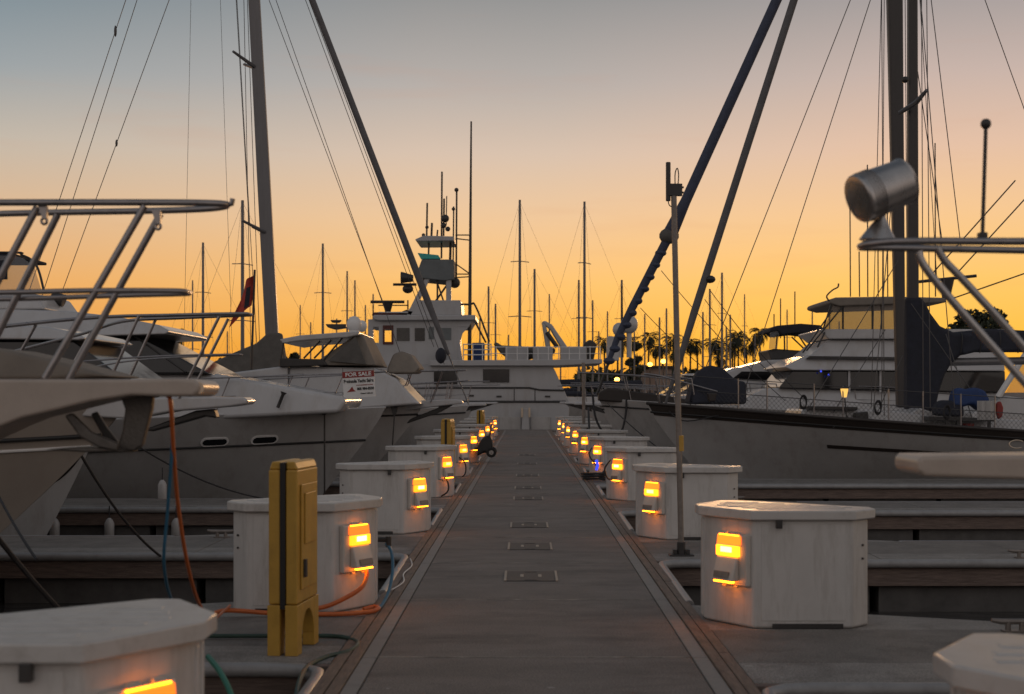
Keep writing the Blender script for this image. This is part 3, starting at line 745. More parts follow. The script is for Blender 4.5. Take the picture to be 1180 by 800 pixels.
g = MB().ball(W(417, 376, D+.5), .12, .12, .14, 12, 8); g.build('satellite_dome', 'white', b)
g = MB().px([(376, 374), (400, 374), (400, 378), (386, 380), (379, 378)], D, D-.2, D+.2); g.px([(381, 369), (394, 369), (391, 372), (383, 372)], D, D-.1, D+.1); g.build('radar', 'dark', b, .02)
MB().px([(440, 465), (480, 462), (520, 460), (532, 461), (534, 465), (500, 469), (470, 473), (440, 474)], D-.2, D-.22, D+.22).build('bow_pulpit', 'gel', b, .03)
MB().px([(508, 464), (505, 470), (460, 488), (464, 490), (508, 475), (522, 467)], D, D-.06, D+.06).build('anchor', 'dark', b, .015)
for s in (-1, 1):
    MB().tube(spline([WO(537 if s < 0 else 530, 427, D, s*.05), WO(530, 427, D, s*.2), WO(480, 428, D, s*.3), WO(430, 430, D, s*.7), WO(350, 433, D, s*1.4), WO(260, 440, D, s*1.8)], 5), .016, 8).build('top_rail', 'rail', b)
    for xa, xb in ((510, 497), (474, 462), (440, 428), (400, 385), (350, 338)):
        w_ = .25 if xa > 450 else (.6 if xa > 420 else 1.2)
        MB().tube([WO(xa, 428, D, s*w_), WO(xb, 464, D, s*w_)], .013, 6).build('stanchion', 'rail', b)

# ---- S1: sloop with grey boom cover, its mast leans over the left half of the sky
D = 39.1
h = Hull(W(540, 470, D).x, D, 1, 13, 3.9, 1.45, .95, 1.9)
b = boat('sloop', 'sloop with tall leaning alloy mast and grey boom cover, left of centre', 'sailboat', h, 'gel_grey')
mast = MB().px([(310.5, 470), (296.3, 200), (286.5, 0), (266, -346), (273, -346), (299.5, 0), (311, 200), (325.5, 470)], D, D-.1, D+.1)
mast.build('mast', 'alu', b, .04)
for xa, ya, xb, yb in ((275, 67, 296, 79), (285, 258, 308, 269)):
    for s in (-1, 1):
        a_ = W(xb, yb, D); e_ = W(xa, ya, D); e_.y += s*.75
        MB().tube([a_, e_], [.06, .035], 8).build('spreader', 'alu', b)
MB().px([(309, 384), (325, 384), (329, 410), (332, 440), (306, 440), (240, 444), (228, 430), (246, 418), (272, 406), (296, 396)], D, D-.25, D+.25, .12).build('boom_cover', 'gcan', b, .06, seg=3)
MB().tube([W(322, 425, D), W(60, 436, D)], .08, 10).build('boom', 'alu', b)
MB().tube([W(517, 409, D), W(492, 345, D), W(360, 0, D), W(277.2, -216, D)], [.05, .10, .085, .05], 10).build('furled_jib', 'jibg', b)
MB().tube([W(540, 466, D), W(516, 407, D)], .022, 6).build('forestay', 'alu', b)
MB().ball(W(508, 410, D-.2), .14, .14, .22).build('masthead_bag', 'navy', b)
for (xa, ya, xb, yb) in ((158, 0, 52, 330), (145, 0, 62, 250), (195, 0, 72, 335)):
    e_ = W(xb, yb, D+.2)
    s_ = (xb-xa)/(yb-ya); topx, topy = 264+2, -346
    MB().tube([W(xb-(xb-xa)/(yb-ya)*0, yb, D+.2)+((W(xb, yb, D+.2)-W(xa, ya, D))*.42), e_, W(xa, ya, D), W(xa+(xa-xb)/(yb-ya)*(yb-ya)*.95, ya-(yb-ya)*.95, D)], .011, 5).build('backstay', 'wire', b)
for (xa, ya, xb, yb, d2) in ((273, 0, 296, 400, -.8), (281, 0, 289, 400, -.8), (285, 0, 300, 420, .5), (276, 68, 287, 258, -.8), (310, 0, 442, 350, 0), (318, 0, 478, 455, .3), (352, 0, 500, 400, .15), (356, 0, 512, 420, .15), (220, 0, 211, 445, 1.8), (254, 0, 269, 445, 1.8)):
    k_ = .006 if d2 > 1 else .0095
    ext = W(xa-(xb-xa)*.5, ya-(yb-ya)*.5, D+d2*.4)
    MB().tube([ext, W(xa, ya, D+d2*.6), W(xb, yb, D+d2)], k_, 5).build('stay', 'wire', b)
MB().ball(W(134.3, 165, D), .035, .035, .1, 8, 6).build('insulator', 'wire', b)
MB().ball(W(133, 36, D), .04, .04, .16, 8, 6).build('insulator', 'wire', b)
rails(b, h, (.05, .12, .2), .7, .014, True, lean=.1)

# red ensign on a staff
D = 37.0
fr = thing('flag', 'red flag drooping from a slanted staff at the left', 'flag', tuple(W(292, 440, D)))
MB().tube([W(289, 445, D), W(293.5, 311, D)], .03, 8).build('staff', 'dark', fr)
g = MB(); vsx = []; n = 12; m_ = 6
for i in range(n+1):
    u = i/n
    for j in range(m_+1):
        v = j/m_
        x0 = 293-3*u; y0 = 316+36*u
        x = x0-v*(10+15*u)-1.2*math.sin(u*6+v*3)*v; yy = y0+v*(8+12*u+6*u*v)
        q = W(x, yy, D); q.y += .08*math.sin(v*7+u*3); vsx.append(q)
g.add(vsx, [(i*(m_+1)+j, i*(m_+1)+j+1, (i+1)*(m_+1)+j+1, (i+1)*(m_+1)+j) for i in range(n) for j in range(m_)])
g.build('cloth', 'flag', fr, smooth=True)
MB().px([(284, 332), (289, 330), (287, 352), (281, 356)], D-.12, D-.125, D-.12).build('emblem', 'navy', fr)

# ---- generic cruisers that fill the far slips (copied, each scaled)
def cruiser(D, dr, bowpx, label):
    h = Hull(W(bowpx, 470, D).x, D, dr, 11, 3.6, 1.45, 1.1, 1.6)
    b = boat('cabin_cruiser', label, 'boat', h, 'gel_grey', 'cabin cruisers in the far slips')
    bx = h.bowx; X = lambda a: bx-dr*a
    sg = lambda p: p if dr < 0 else p[::-1]
    MB().xz([(X(1.6), 1.4), (X(2.6), 1.72), (X(4.2), 1.95), (X(9), 1.9), (X(9), 1.2), (X(1.6), 1.2)], D-1.3, D+1.3, .15).build('coach_roof', 'gel', b, .05)
    MB().xz([(X(3.6), 1.85), (X(4.9), 2.65), (X(8.4), 2.65), (X(8.4), 1.85)], D-1.2, D+1.2, .12).build('cabin_window', 'glass', b, .03)
    MB().xz([(X(4.4), 2.62), (X(4.7), 2.75), (X(8.8), 2.8), (X(8.8), 2.62)], D-1.25, D+1.25, .05).build('hard_top', 'gel', b, .04)
    MB().xz([(X(-.9), 1.43), (X(-.9), 1.51), (X(1.2), 1.50), (X(1.2), 1.36)], D-.2, D+.2).build('bow_pulpit', 'gel', b, .03)
    MB().xz([(X(-.75), 1.42), (X(-.2), 1.42), (X(.75), 1.05), (X(.7), .98), (X(-.4), 1.3)], D-.05, D+.05).build('anchor', 'dark', b, .02)
    rails(b, h, (.03, .10, .18, .27), .75, .018, True, tip=.95, lean=.15)
    return b
for D, dr, bp, lb in ((45.5, 1, 528, 'grey cabin cruiser moored just beyond the leaning mast sloop'), (58.3, 1, 548, 'far grey cabin cruiser near the yellow post at left'), (51.1, -1, 690, 'grey cabin cruiser pointing at the walkway past the blue-jib ketch'), (57.5, -1, 676, 'far cabin cruiser right of the walkway end'), (63.9, -1, 668, 'farthest cabin cruiser on the right beside the white trawler')):
    cb = cruiser(D, dr, bp, lb)
    if D == 63.9:
        MB().px([(699, 388), (713, 388), (713, 416), (699, 416)], D, D-.3, D+.3).build('radar_arch', 'gel', cb, .04)
        for x, y, r_ in ((713.5, 380, .30), (725, 374, .40)):
            MB().ball(W(x, y, D), r_, r_, r_*1.05, 14, 10).build('satellite_dome', 'gel', cb)
            MB().tube([W(x, y+8, D), W(x, 412, D)], .12, 8).build('dome_post', 'gel', cb)
        MB().tube([W(717, 412, D), W(716.5, 330, D)], [.07, .04], 6).build('signal_mast', 'dark', cb)

# ---- right side. R1: nearest, pulpit rail and searchlight
D = 6.3
h = Hull(3.15, D, -1, 9, 3.4, 1.3, 1.05, 1.7)
b = boat('motor_yacht', 'nearest yacht at far right, steel pulpit rail with large searchlight', 'yacht', h, 'gel_cream')
MB().px([(1058, 530), (1064, 526), (1180, 525), (1500, 522), (1500, 562), (1180, 553), (1066, 549), (1058, 543)], D-.2, D-.2, D+.2).build('pulpit_platform', 'pulpit', b, .018, seg=3)
for s in (-1, 1):
    MB().tube(spline([W(992, 284, D), WO(1000, 283, D, s*.08), WO(1040, 282, D, s*.14), WO(1180, 283.5, D, s*.18), WO(1500, 286, D, s*.3)], 6), .0165, 10).build('top_rail', 'rail', b)
    for_px = ((1058, 290), (1066, 308), (1100, 350), (1180, 440), (1262, 530)) if s < 0 else ((1080, 286), (1090, 302), (1112, 325), (1180, 400), (1290, 530))
    MB().tube(spline([W(x, y, D+s*.15) for x, y in for_px], 6), .0175, 10).build('stanchion', 'steel', b)
g = MB(); a_, c_ = W(987, 231, D), W(1044, 208, D); a_.y -= .03; c_.y += .03
g.tube([a_.lerp(c_, -.04), a_, a_.lerp(c_, .03), c_.lerp(a_, .03), c_, c_.lerp(a_, -.02)], [.068, .105, .11, .102, .107, .10], 28)
sl_ = g.build('searchlight', 'steel', b, angle=30)
g = MB(); g.tube([a_.lerp(c_, -.035), a_.lerp(c_, -.05)], [.09, .085], 24); g.build('lens', 'pane', sl_)
g = MB(); 
for i in range(5): g.tube([a_.lerp(c_, .12+.05*i), a_.lerp(c_, .13+.05*i)], .1125, 28, caps=True)
g.build('cooling_ring', 'steel', sl_, angle=30)
MB().tube([W(1016, 243, D), W(1016, 250, D), W(1014, 262, D), W(1012, 278, D)], [.022, .018, .045, .085], 16).build('searchlight_base', 'steel', b)
# R1 jackstaff
MB().tube([W(1132, 276, D), W(1136, 147, D)], .009, 8).build('jackstaff', 'dark', b)
MB().ball(W(1136, 143, D), .024).build('finial', 'dark', b)
MB().px([(1127, 268), (1137, 268), (1137, 279), (1127, 279)], D, D-.02, D+.02).build('staff_clamp', 'dark', b, .005)

# ---- R2: ketch with dark bulwark
D = 31.9
h = Hull(W(745, 466, D).x, D, -1, 15, 4.2, 1.55, .62, 2.0, drop=1.35, full=.55)
b = boat('ketch', 'big sailboat at right with dark bulwark, pale hull and navy sail cover', 'sailboat', h, 'gel')
h.strip(.90, 1.002, -1, .002, 1, .02).build('bulwark', 'teak', b); h.strip(.90, 1.002, 1, .002, 1, .02).build('bulwark', 'teak', b)
h.strip(.70, .735, -1, .24, 1, .03).build('wale', 'teak', b)
MB().tube(h.line(1, -1, 0, 1, 30, .02, .02), .035, 8).build('cap_rail', 'teak', b)
# rig
MB().px([(1045, 470), (1047, -425), (1055, -425), (1058.5, 470)], D, D-.11, D+.11).build('mast', 'spar', b, .05)
MB().tube([W(766, 468, D), W(785, 410, D), W(800, 360, D), W(915, 0, D), W(1046, -412, D)], [.03, .07, .088, .088, .05], 10).build('furled_jib', 'jibg', b)
MB().ball(W(818, 322, D), .13, .13, .09, 10, 6).build('furler_clip', 'dark', b)
MB().px([(1043, 342), (1060, 342), (1066, 350), (1071, 361), (1082, 376), (1097, 383), (1120, 384), (1118, 406), (1105, 410), (1094, 420), (1087, 432), (1080, 452), (1075, 474), (1043, 474)], D, D-.24, D+.24, .1).build('mast_cover', 'navy', b, .1, seg=3)
MB().px([(1096, 383), (1140, 379), (1180, 381), (1260, 386), (1400, 396), (1400, 410), (1300, 411), (1180, 406), (1122, 406), (1106, 410)], D, D-.24, D+.24, .16).build('boom_cover', 'navy', b, .09, seg=3)
for i in range(9):
    MB().tube(spline([W(1108+i*22, 383-1.5*math.sin(i), D-.14), W(1109+i*22, 392, D-.255), W(1107+i*22, 407, D-.2)]), .012, 6).build('sail_tie', 'dark', b)
MB().tube([W(1060, 418, D), W(1400, 412, D)], .09, 10).build('boom', 'alu', b)
for (xa, ya, xb, yb, d2) in ((1068, 0, 1072, 470, -1.9), (1073, 0, 1108, 290, -1), (1062, 0, 1064, 480, -1.8), (1066, 60, 1100, 470, -1.9), (1135, 0, 1250, 320, 0), (1016, 0, 1019, 480, -1.9), (980, 0, 804.5, 446, .4), (1003, 0, 859, 447, .6), (1060, 100, 1086, 280, 1)):
    ext = W(xa-(xb-xa)*.4, ya-(yb-ya)*.4, D)
    MB().tube([ext, W(xa, ya, D+d2*.6), W(xb, yb, D+d2)], .0105, 5).build('stay', 'wire', b)
MB().tube([W(1037, 130, D), W(1056, 118, D-.5), W(1068, 104, D-.9)], [.05, .06, .035], 8).build('spreader', 'alu', b)
MB().tube([W(1052, 190, D), W(1046, 195, D)], .06, 8).build('deck_light', 'dark', b)
MB().ball(W(1043, 92, D-.2), .075).build('deck_light', 'dark', b)
# deck house and gear
Dn = D-1.1
MB().px([(921, 489), (926, 472), (940, 470), (1040, 474), (1075, 480), (1240, 486), (1240, 512), (921, 500)], Dn, Dn, D+1.1, .15).build('deck_house', 'gel', b, .05)
MB().px([(930, 468), (988, 469), (988, 473), (930, 472)], Dn, Dn-.05, D-.2).build('hatch', 'dark', b, .02)
MB().px([(1046, 478), (1060, 470), (1072, 474), (1080, 482), (1046, 482)], Dn+.2, Dn+.2, D+.6).build('hatch', 'gel', b, .04)
MB().px([(795, 462), (800, 440), (806, 428), (820, 420), (836, 424), (850, 438), (862, 440), (861, 466), (795, 466)], D-.6, D-.6, D+.5, .35).build('sail_bag', 'navy', b, .1, seg=3)
MB().px([(815, 453), (826, 453), (824, 463), (817, 463)], D-1.0, D-1.05, D-.8).build('windlass', 'teak', b, .03)
for i, px_ in enumerate((858, 890, 942, 974, 1024, 1062, 1104, 1142)):
    X_ = W(px_, 460, D-1.75).x; t = (X_-h.bowx)/h.L; f = h.pt(t, 1, -1, -.08)
    MB().tube([f, f+Vector((0, 0, .72))], .016, 6).build('stanchion', 'rail', b)
for hh in (.38, .70):
    pts = []
    for t in (.03, .1, .2, .3, .42, .55, .7):
        q = h.pt(t, 1, -1, -.08); pts.append(q+Vector((0, 0, hh)))
    MB().tube(spline(pts), .009, 5).build('lifeline', 'wire', b)
g = MB()
for i in range(84):
    t = .10+i*.0062
    for q in (1, -1):
        a_ = h.pt(t, 1, -1, -.08); e_ = h.pt(t+q*.022, 1, -1, -.08)
        g.tube([a_+Vector((0, 0, .03)), e_+Vector((0, 0, .40))], .0035, 4, False)
g.build('netting', 'wire', b)
MB().tube(spline([h.pt(.10, 1, -1, -.08)+Vector((0, 0, .4)), h.pt(.02, 1, -1)+Vector((0, 0, .65)), h.pt(0, 1, 1)+Vector((.0, .1, .66)), h.pt(.08, 1, 1, -.08)+Vector((0, 0, .65))]), .018, 8).build('bow_rail', 'rail', b)
for t in (.02, .07): 
    for s in (-1, 1):
        f = h.pt(t, 1, s, -.04); MB().tube([f, f+Vector((-.1, 0, .64))], .016, 6).build('stanchion', 'rail', b)
# scroll mark and faint name lettering at the bow
g = MB(); cX = W(1171, 512, D-2.1); pts = [cX+Vector((.16*math.cos(a), -.04, .085*math.sin(a))) for a in [R(40+i*14) for i in range(20)]]
g.tube(pts, .014, 6); g.build('scroll_mark', 'brass', b)
# coiled lines, lashings and more rigging on the ketch deck
for px_, t_ in ((930, .0), (1012, 0), (1088, 0)):
    X_ = W(px_, 460, D-1.75).x; t = (X_-h.bowx)/h.L; f = h.pt(t, 1, -1, -.05)
    MB().tube([f+Vector((.07*math.cos(a*.6), -.03+.002*a, .34+.13*math.sin(a*.6)-.002*a)) for a in range(34)], .013, 6).build('coiled_line', 'rope', b)
for (xa, ya, xb, yb, d2) in ((1035, 300, 930, 474, -1.2), (1040, 410, 1010, 478, -1.4), (1020, 380, 960, 476, -1.0), (1050, 350, 1140, 480, -1.3), (1090, 385, 1120, 482, -1.2), (1030, 200, 1006, 478, -1.8)):
    MB().tube([W(xa, ya, D-.3), W(xb, yb, D+d2)], .010, 5).build('control_line', 'wire', b)
MB().px([(985, 476), (1000, 474), (1001, 486), (985, 488)], D-1.25, D-1.3, D-1.05).build('vent_box', 'dark', b, .03)
MB().tube(spline([h.pt(.02, 1, -1, -.1)+Vector((0, 0, .1)), h.pt(.05, 1, -1, .02)+Vector((0, 0, -.3)), h.pt(.10, 1, -1, .03)+Vector((0, 0, -.12))]), .016, 6).build('dock_line', 'rope', b)
# lit lantern on a stand
ln = thing('lantern', 'small lit lantern on a tripod stand on the ketch deck', 'lantern', tuple(W(976, 492, D-1.5)))
g = MB().tube([W(976, 488, D-1.5), W(973.5, 459, D-1.5)], .014, 6)
for dx in (-16, 14): g.tube([W(976, 480, D-1.5), W(976+dx, 493, D-1.5)], .012, 6)
g.build('stand', 'dark', ln)
MB().tube([W(973, 447, D-1.5), W(973, 444, D-1.5)], [.1, .04], 10).build('cap', 'dark', ln)
MB().tube([W(973, 458, D-1.5), W(973, 448, D-1.5)], [.05, .085], 10).build('glass', 'lantern', ln)
# gear lashed along the deck
def drum(px0, px1, y0, y1, d0, r_):
    return MB().tube(spline([W(px0, (y0+y1)/2, d0), W(px0+(px1-px0)*.1, y1-(y1-y0)*.5, d0), W((px0+px1)/2, (y0+y1)/2, d0), W(px1, (y0+y1)/2, d0)], 4), r_, 14)
one('tarp_roll', MB().px([(1098, 468), (1100, 452), (1107, 446), (1116, 449), (1126, 446), (1138, 450), (1142, 460), (1140, 472), (1132, 474), (1122, 466), (1111, 469)], D-1.4, D-1.4, D-.9, .12), 'blue', 'bright blue tarpaulin bundled on the ketch side deck', 'tarpaulin', bevel=.09, seg=3)
one('gear_bag', MB().px([(1080, 479), (1081, 466), (1088, 461), (1106, 462), (1112, 468), (1112, 481)], D-1.4, D-1.4, D-.9, .06), 'navy', 'dark duffel bag resting on the ketch rail by the blue cover', 'bag', bevel=.07, seg=3)
g = MB()
for x in (1076, 1090, 1103, 1139): g.px([(x, 480), (x+3, 480), (x+3, 504), (x, 504)], D-1.5, D-1.5, D-1.42)
g.px([(1070, 480), (1146, 482), (1146, 486), (1070, 484)], D-1.5, D-1.52, D-1.0)
one('gear_rack', g, 'dark', 'dark rack standing on the ketch deck under the duffel bag', 'rack')
one('bucket', MB().tube([W(1115, 503, D-1.2), W(1115, 488, D-1.2)], [.11, .14], 14), 'red', 'red bucket under the dark rack on the ketch', 'bucket')
g = MB(); vsx = []
for i in range(9):
    for j in range(5):
        q = W(1126+i*2.6, 462+j*5.5, D-1.55); q.y += .03*math.sin(i*1.9); vsx.append(q)
g.add(vsx, [(i*5+j, i*5+j+1, (i+1)*5+j+1, (i+1)*5+j) for i in range(8) for j in range(4)])
one('towel', g, 'gel_grey', 'pale towel hanging over the ketch lifeline at far right', 'towel')
one('life_ring', MB().px([(1149, 464), (1154, 462), (1157, 470), (1156, 480), (1151, 484), (1148, 474)], D-1.5, D-1.5, D-1.38), 'red', 'red float bag hanging at the far right ketch deck', 'float', bevel=.04)

# ---- R6: cockpit of a cruiser behind at the right edge
D = 38.6+12.6
h = Hull(W(1105, 470, D-6).x+.0, D-9, -1, 10, 3.4, 1.4, 1.2, 1.0)
b = boat('cabin_cruiser', 'cruiser at the right edge with tan raked windscreen behind the ketch', 'boat', h, 'gel')
Dn = D-10.3
MB().px([(1120, 476), (1146, 464), (1160, 456), (1300, 476), (1300, 495), (1120, 495)], Dn, Dn, Dn+2.4, .1).build('cabin', 'gel', b, .05)
MB().px([(1158, 460), (1181, 418), (1296, 434), (1296, 474)], Dn, Dn+.2, Dn+.23).build('windscreen', 'vinylc', b)
MB().tube([W(1150, 458, Dn), W(1182, 408, Dn)], .09, 8).build('windscreen_post', 'white', b)

# ---- R3: second sailboat, blue furled jib, rust-dark mast
D = 38.3
h = Hull(W(690, 455, D).x, D, -1, 14, 3.9, 1.65, 1.0, 2.0)
b = boat('cutter', 'sailboat with long blue furled jib and dark mast, behind the ketch', 'sailboat', h, 'gel_grey')
MB().px([(1033, 470), (1022, 0), (1012, -300), (1022, -300), (1039.5, 0), (1043, 470)], D, D-.14, D+.14).build('mast', 'spar', b, .06)
MB().tube([W(700, 420, D), W(712, 388, D), W(730, 352, D), W(768, 278, D), W(772, 270, D), W(790, 232, D), W(895, 0, D), W(1016, -270, D)], [.06, .09, .11, .12, .20, .14, .135, .09], 12).build('furled_jib', 'jib', b)
g = MB()
for i in range(11):
    t = i/10; q = W(702+66*t, 416-138*t, D); g.ball(q, .13+.03*random.random(), .15, .10, 8, 6)
g.build('lashing', 'jib', b)
MB().ball(W(771, 272, D), .27, .24, .22, 10, 7).build('sheet_bundle', 'gcan', b)
MB().tube([W(688, 455, D), W(702, 416, D)], .04, 8).build('furler_drum', 'dark', b)
for (xa, ya, xb, yb) in ((762, 312, 905, 462), (738, 355, 862, 462), (817, 333, 930, 462), (812, 345, 900, 440)):
    MB().tube(sag(W(xa, ya, D-.3), W(xb, yb, D-1), .15), .010, 5).build('sheet', 'rope', b)
for (xa, ya, xb, yb, d2) in ((1019, 0, 1016, 470, -1.8), (1043, 0, 1046, 470, 1.5), (1018, -100, 1004, 470, -1.8), (1060, 0, 1080, 330, 1.8)):
    MB().tube([W(xa, ya-200, D), W(xa, ya, D+d2*.6), W(xb, yb, D+d2)], .011, 5).build('stay', 'wire', b)
MB().px([(690, 452), (700, 447), (775, 457), (800, 462), (800, 470), (690, 462)], D-.3, D-.35, D+.35).build('bowsprit', 'teak', b, .04)
rails(b, h, (.06, .14, .22), .7, .016, True, tip=.5, lean=.15)
MB().tube(spline([W(683, 455, D-.4), W(686, 480, D-.5), W(695, 498, D-.5), W(708, 505, D-.5), (W(716, 498, D-.5)), W(721, 478, D-.4), W(722, 460, D-.4)]), .03, 8).build('hanging_line', 'rope', b)

# ---- R4: flybridge motor yacht behind the ketch
D = 44.7; Dn = D-2.0
q = lambda pts: [(840+a/4.705, 330+e/4.705) for a, e in pts]
h = Hull(W(845, 466, D).x, D, -1, 14, 4.6, 1.35, 1.0, 1.8)
b = boat('flybridge_yacht', 'white flybridge yacht at right, vinyl-enclosed bridge rising behind the ketch', 'yacht', h, 'gel')
MB().px(q([(60, 640), (90, 610), (200, 556), (300, 548), (1500, 575), (1500, 680), (60, 680)]), Dn, Dn+.1, D+1.9, .3).build('foredeck', 'gel', b, .06)
MB().px(q([(275, 545), (345, 460), (1500, 460), (1500, 575), (275, 552)]), Dn+.2, Dn+.2, D+1.7, .05).build('saloon_window', 'glass', b, .03)
for x in (645, 815, 1010): MB().px(q([(x, 458), (x+12, 458), (x+12, 575), (x, 575)]), Dn+.2, Dn+.17, Dn+.21).build('window_post', 'gel', b)
MB().px(q([(302, 437), (400, 385), (440, 372), (1500, 385), (1500, 460), (345, 455)]), Dn, Dn, D+2.0, .2).build('eyebrow', 'gel', b, .05, seg=3)
MB().px(q([(432, 385), (545, 288), (1500, 288), (1500, 392)]), Dn+.3, Dn+.35, D+1.6, .15).build('bridge_front', 'gel', b, .06, seg=3)
MB().px(q([(440, 378), (1500, 392), (1500, 408), (420, 392)]), Dn+.05, Dn+.02, Dn+.2).build('accent_stripe', 'dark', b)
MB().px(q([(488, 240), (505, 232), (1500, 232), (1500, 286), (545, 286)]), Dn+.3, Dn+.3, D+1.7).build('bridge_coaming', 'gel', b, .04)
for x0, x1 in ((528, 615), (622, 775), (780, 825), (832, 1030)):
    k_ = 40 if x0 < 600 else 0
    MB().px(q([(x0-k_*.4, 238), (x0+k_, 95), (x1, 95), (x1, 238)]), Dn+.35, Dn+.35, Dn+.37).build('vinyl_panel', 'vinyl_tan', b)
    MB().tube([W(*q([(x1+3, 240)])[0], Dn+.35), W(*q([(x1+3, 90)])[0], Dn+.35)], .03, 6).build('bridge_post', 'dark', b)
MB().tube([W(*q([(508, 240)])[0], Dn+.35), W(*q([(556, 92)])[0], Dn+.35)], .025, 6).build('bridge_post', 'dark', b)
MB().px(q([(545, 92), (548, 72), (580, 60), (900, 55), (1180, 62), (1180, 88), (600, 108)]), Dn+.2, Dn+.2, D+1.7).build('bridge_top', 'tan', b, .05)
MB().tube(spline([W(*q([(548, 85)])[0], Dn+.3), W(*q([(530, 55)])[0], Dn+.3), W(*q([(560, 22)])[0], Dn+.3), W(*q([(590, 5)])[0], Dn+.3), W(*q([(594, -15)])[0], Dn+.3)]), .025, 6).build('light_arm', 'dark', b)
for x, y0, y1 in ((980, 238, 342), (990.5, 290, 342), (1000, 190, 342), (1078, 165, 342), (1012, 225, 342), (1018, 212, 342), (1023, 240, 342)):
    MB().tube([W(x, y1, D), W(x-.5, y0, D)], .02, 5).build('whip_antenna', 'dark', b)
MB().tube([W(1057, 325, D-.5), W(1125, 318, D-.5)], .055, 6).build('radar_bar', 'dark', b); MB().tube([W(1090, 345, D-.5), W(1092, 322, D-.5)], [.12, .2], 10).build('radar_base', 'dark', b)
for (xa, ya, xb, yb) in ((1072, 318, 1170, 208), (1100, 318, 1185, 225), (1095, 345, 1190, 312)):
    MB().tube([W(xa, ya, D), W(xb, yb, D)], .022, 5).build('outrigger', 'dark', b)
for i, (x, y) in enumerate(((946, 428), (955, 432))): MB().ball(W(x, y, Dn-.02), .03).build('blue_lamp', 'bluel', b)
rails(b, h, (.04, .1, .17, .25, .34), .8, .016, True, tip=.3, lean=.1)
for (xa, ya, xb, yb) in ((*q([(400, 360)])[0], *q([(560, 130)])[0]), (*q([(420, 350)])[0], *q([(650, 70)])[0]), (*q([(480, 330)])[0], *q([(520, 250)])[0])):
    MB().tube([W(xa, ya, Dn+.2), W(xb, yb, Dn+.3)], .025, 6).build('handrail', 'dark', b)

# ---- R5: smaller bridge boat with dark bimini, further back
D = 51.1; Dn = D-1.5
h = Hull(W(812, 462, D).x, D, -1, 11, 3.6, 1.5, 1.2, 1.4)
b = boat('sedan_cruiser', 'smaller white cruiser with dark bimini left of the flybridge yacht', 'boat', h, 'gel')
MB().px(q([(-40, 470), (60, 440), (220, 398), (420, 392), (520, 460), (520, 560), (-60, 560)]), Dn, Dn, D+1.5, .2).build('cabin', 'gel', b, .08, seg=3)
MB().px(q([(20, 500), (70, 462), (320, 462), (270, 510)]), Dn-.0, Dn-.01, Dn+.2).build('cabin_window', 'glass', b)
MB().px(q([(212, 345), (250, 338), (420, 350), (430, 395), (230, 400)]), Dn+.3, Dn+.3, D+1.2, .1).build('helm_console', 'dark', b, .06)
MB().px(q([(222, 248), (226, 228), (262, 213), (390, 202), (500, 211), (520, 240), (490, 262), (400, 250), (290, 262), (262, 240), (240, 246)]), Dn+.2, Dn+.2, D+1.3).build('bimini', 'navy', b, .04)
MB().px(q([(216, 340), (224, 250), (262, 238), (272, 262), (262, 340)]), Dn+.25, Dn+.25, Dn+.27).build('vinyl_screen', 'vinylc', b)
for xa, ya, xb, yb in ((300, 262, 302, 345), (262, 262, 255, 340), (340, 275, 430, 360), (380, 270, 420, 330)):
    MB().tube([W(*q([(xa, ya)])[0], Dn+.2), W(*q([(xb, yb)])[0], Dn+.3)], .028, 6).build('bimini_post', 'dark', b)
for x, y0 in ((899.5, 344), (916, 336), (892, 362)): MB().tube([W(x, 390, D), W(x, y0, D)], .022, 5).build('whip_antenna', 'wire', b)

# ---- Y: the white trawler yacht lying across the end of the dock
D = 76.0; DB = 81.5
b = thing('trawler_yacht', 'large white trawler yacht lying broadside across the walkway end', 'yacht', (W(560, 0, D).x, D, WL))
P = lambda pts, m, nm, d0=D, d1=DB, bev=.03, inset=0, par=b: MB().px(pts, d0, d0, d1, inset).build(nm, m, par, bev)
P([(270, 463), (648, 463), (656, 470), (654, 514), (300, 514)], 'gel_yacht', 'hull', D-.03, DB+.03)
P([(290, 421), (636, 421), (640, 428), (656, 463.2), (280, 463.2)], 'gel_yacht', 'main_deck_house', D+.0, DB)
MB().tube([W(275, 447, D-.02), W(610, 447, D-.02), W(622, 449.5, D-.02), (W(650, 450, D-.02))], .05, 8).build('rub_rail', 'dark', b)
MB().tube([W(272, 463, D-.05), W(652, 463, D-.05)], .06, 8).build('rub_rail', 'dark', b)
P([(300, 508), (653, 508), (653, 514), (300, 514)], 'black', 'boot_stripe', D-.05, D)
P([(495, 415.5), (694, 414), (694, 419), (640, 421.5), (495, 421.5)], 'gel_yacht', 'boat_deck', D-.35, DB+.3)
for x0, x1, y0, y1 in ((556.5, 587, 425.5, 441), (500, 527, 428, 443)):
    f_ = P([(x0-.8, y0-.8), (x1+.8, y0-.8), (x1+.8, y1+.8), (x0-.8, y1+.8)], 'gel_yacht', 'window', D-.03, D+.02, .01)
    P([(x0, y0), (x1, y0), (x1, y1), (x0, y1)], 'glass', 'pane', D-.04, D-.031, .0, 0, f_)
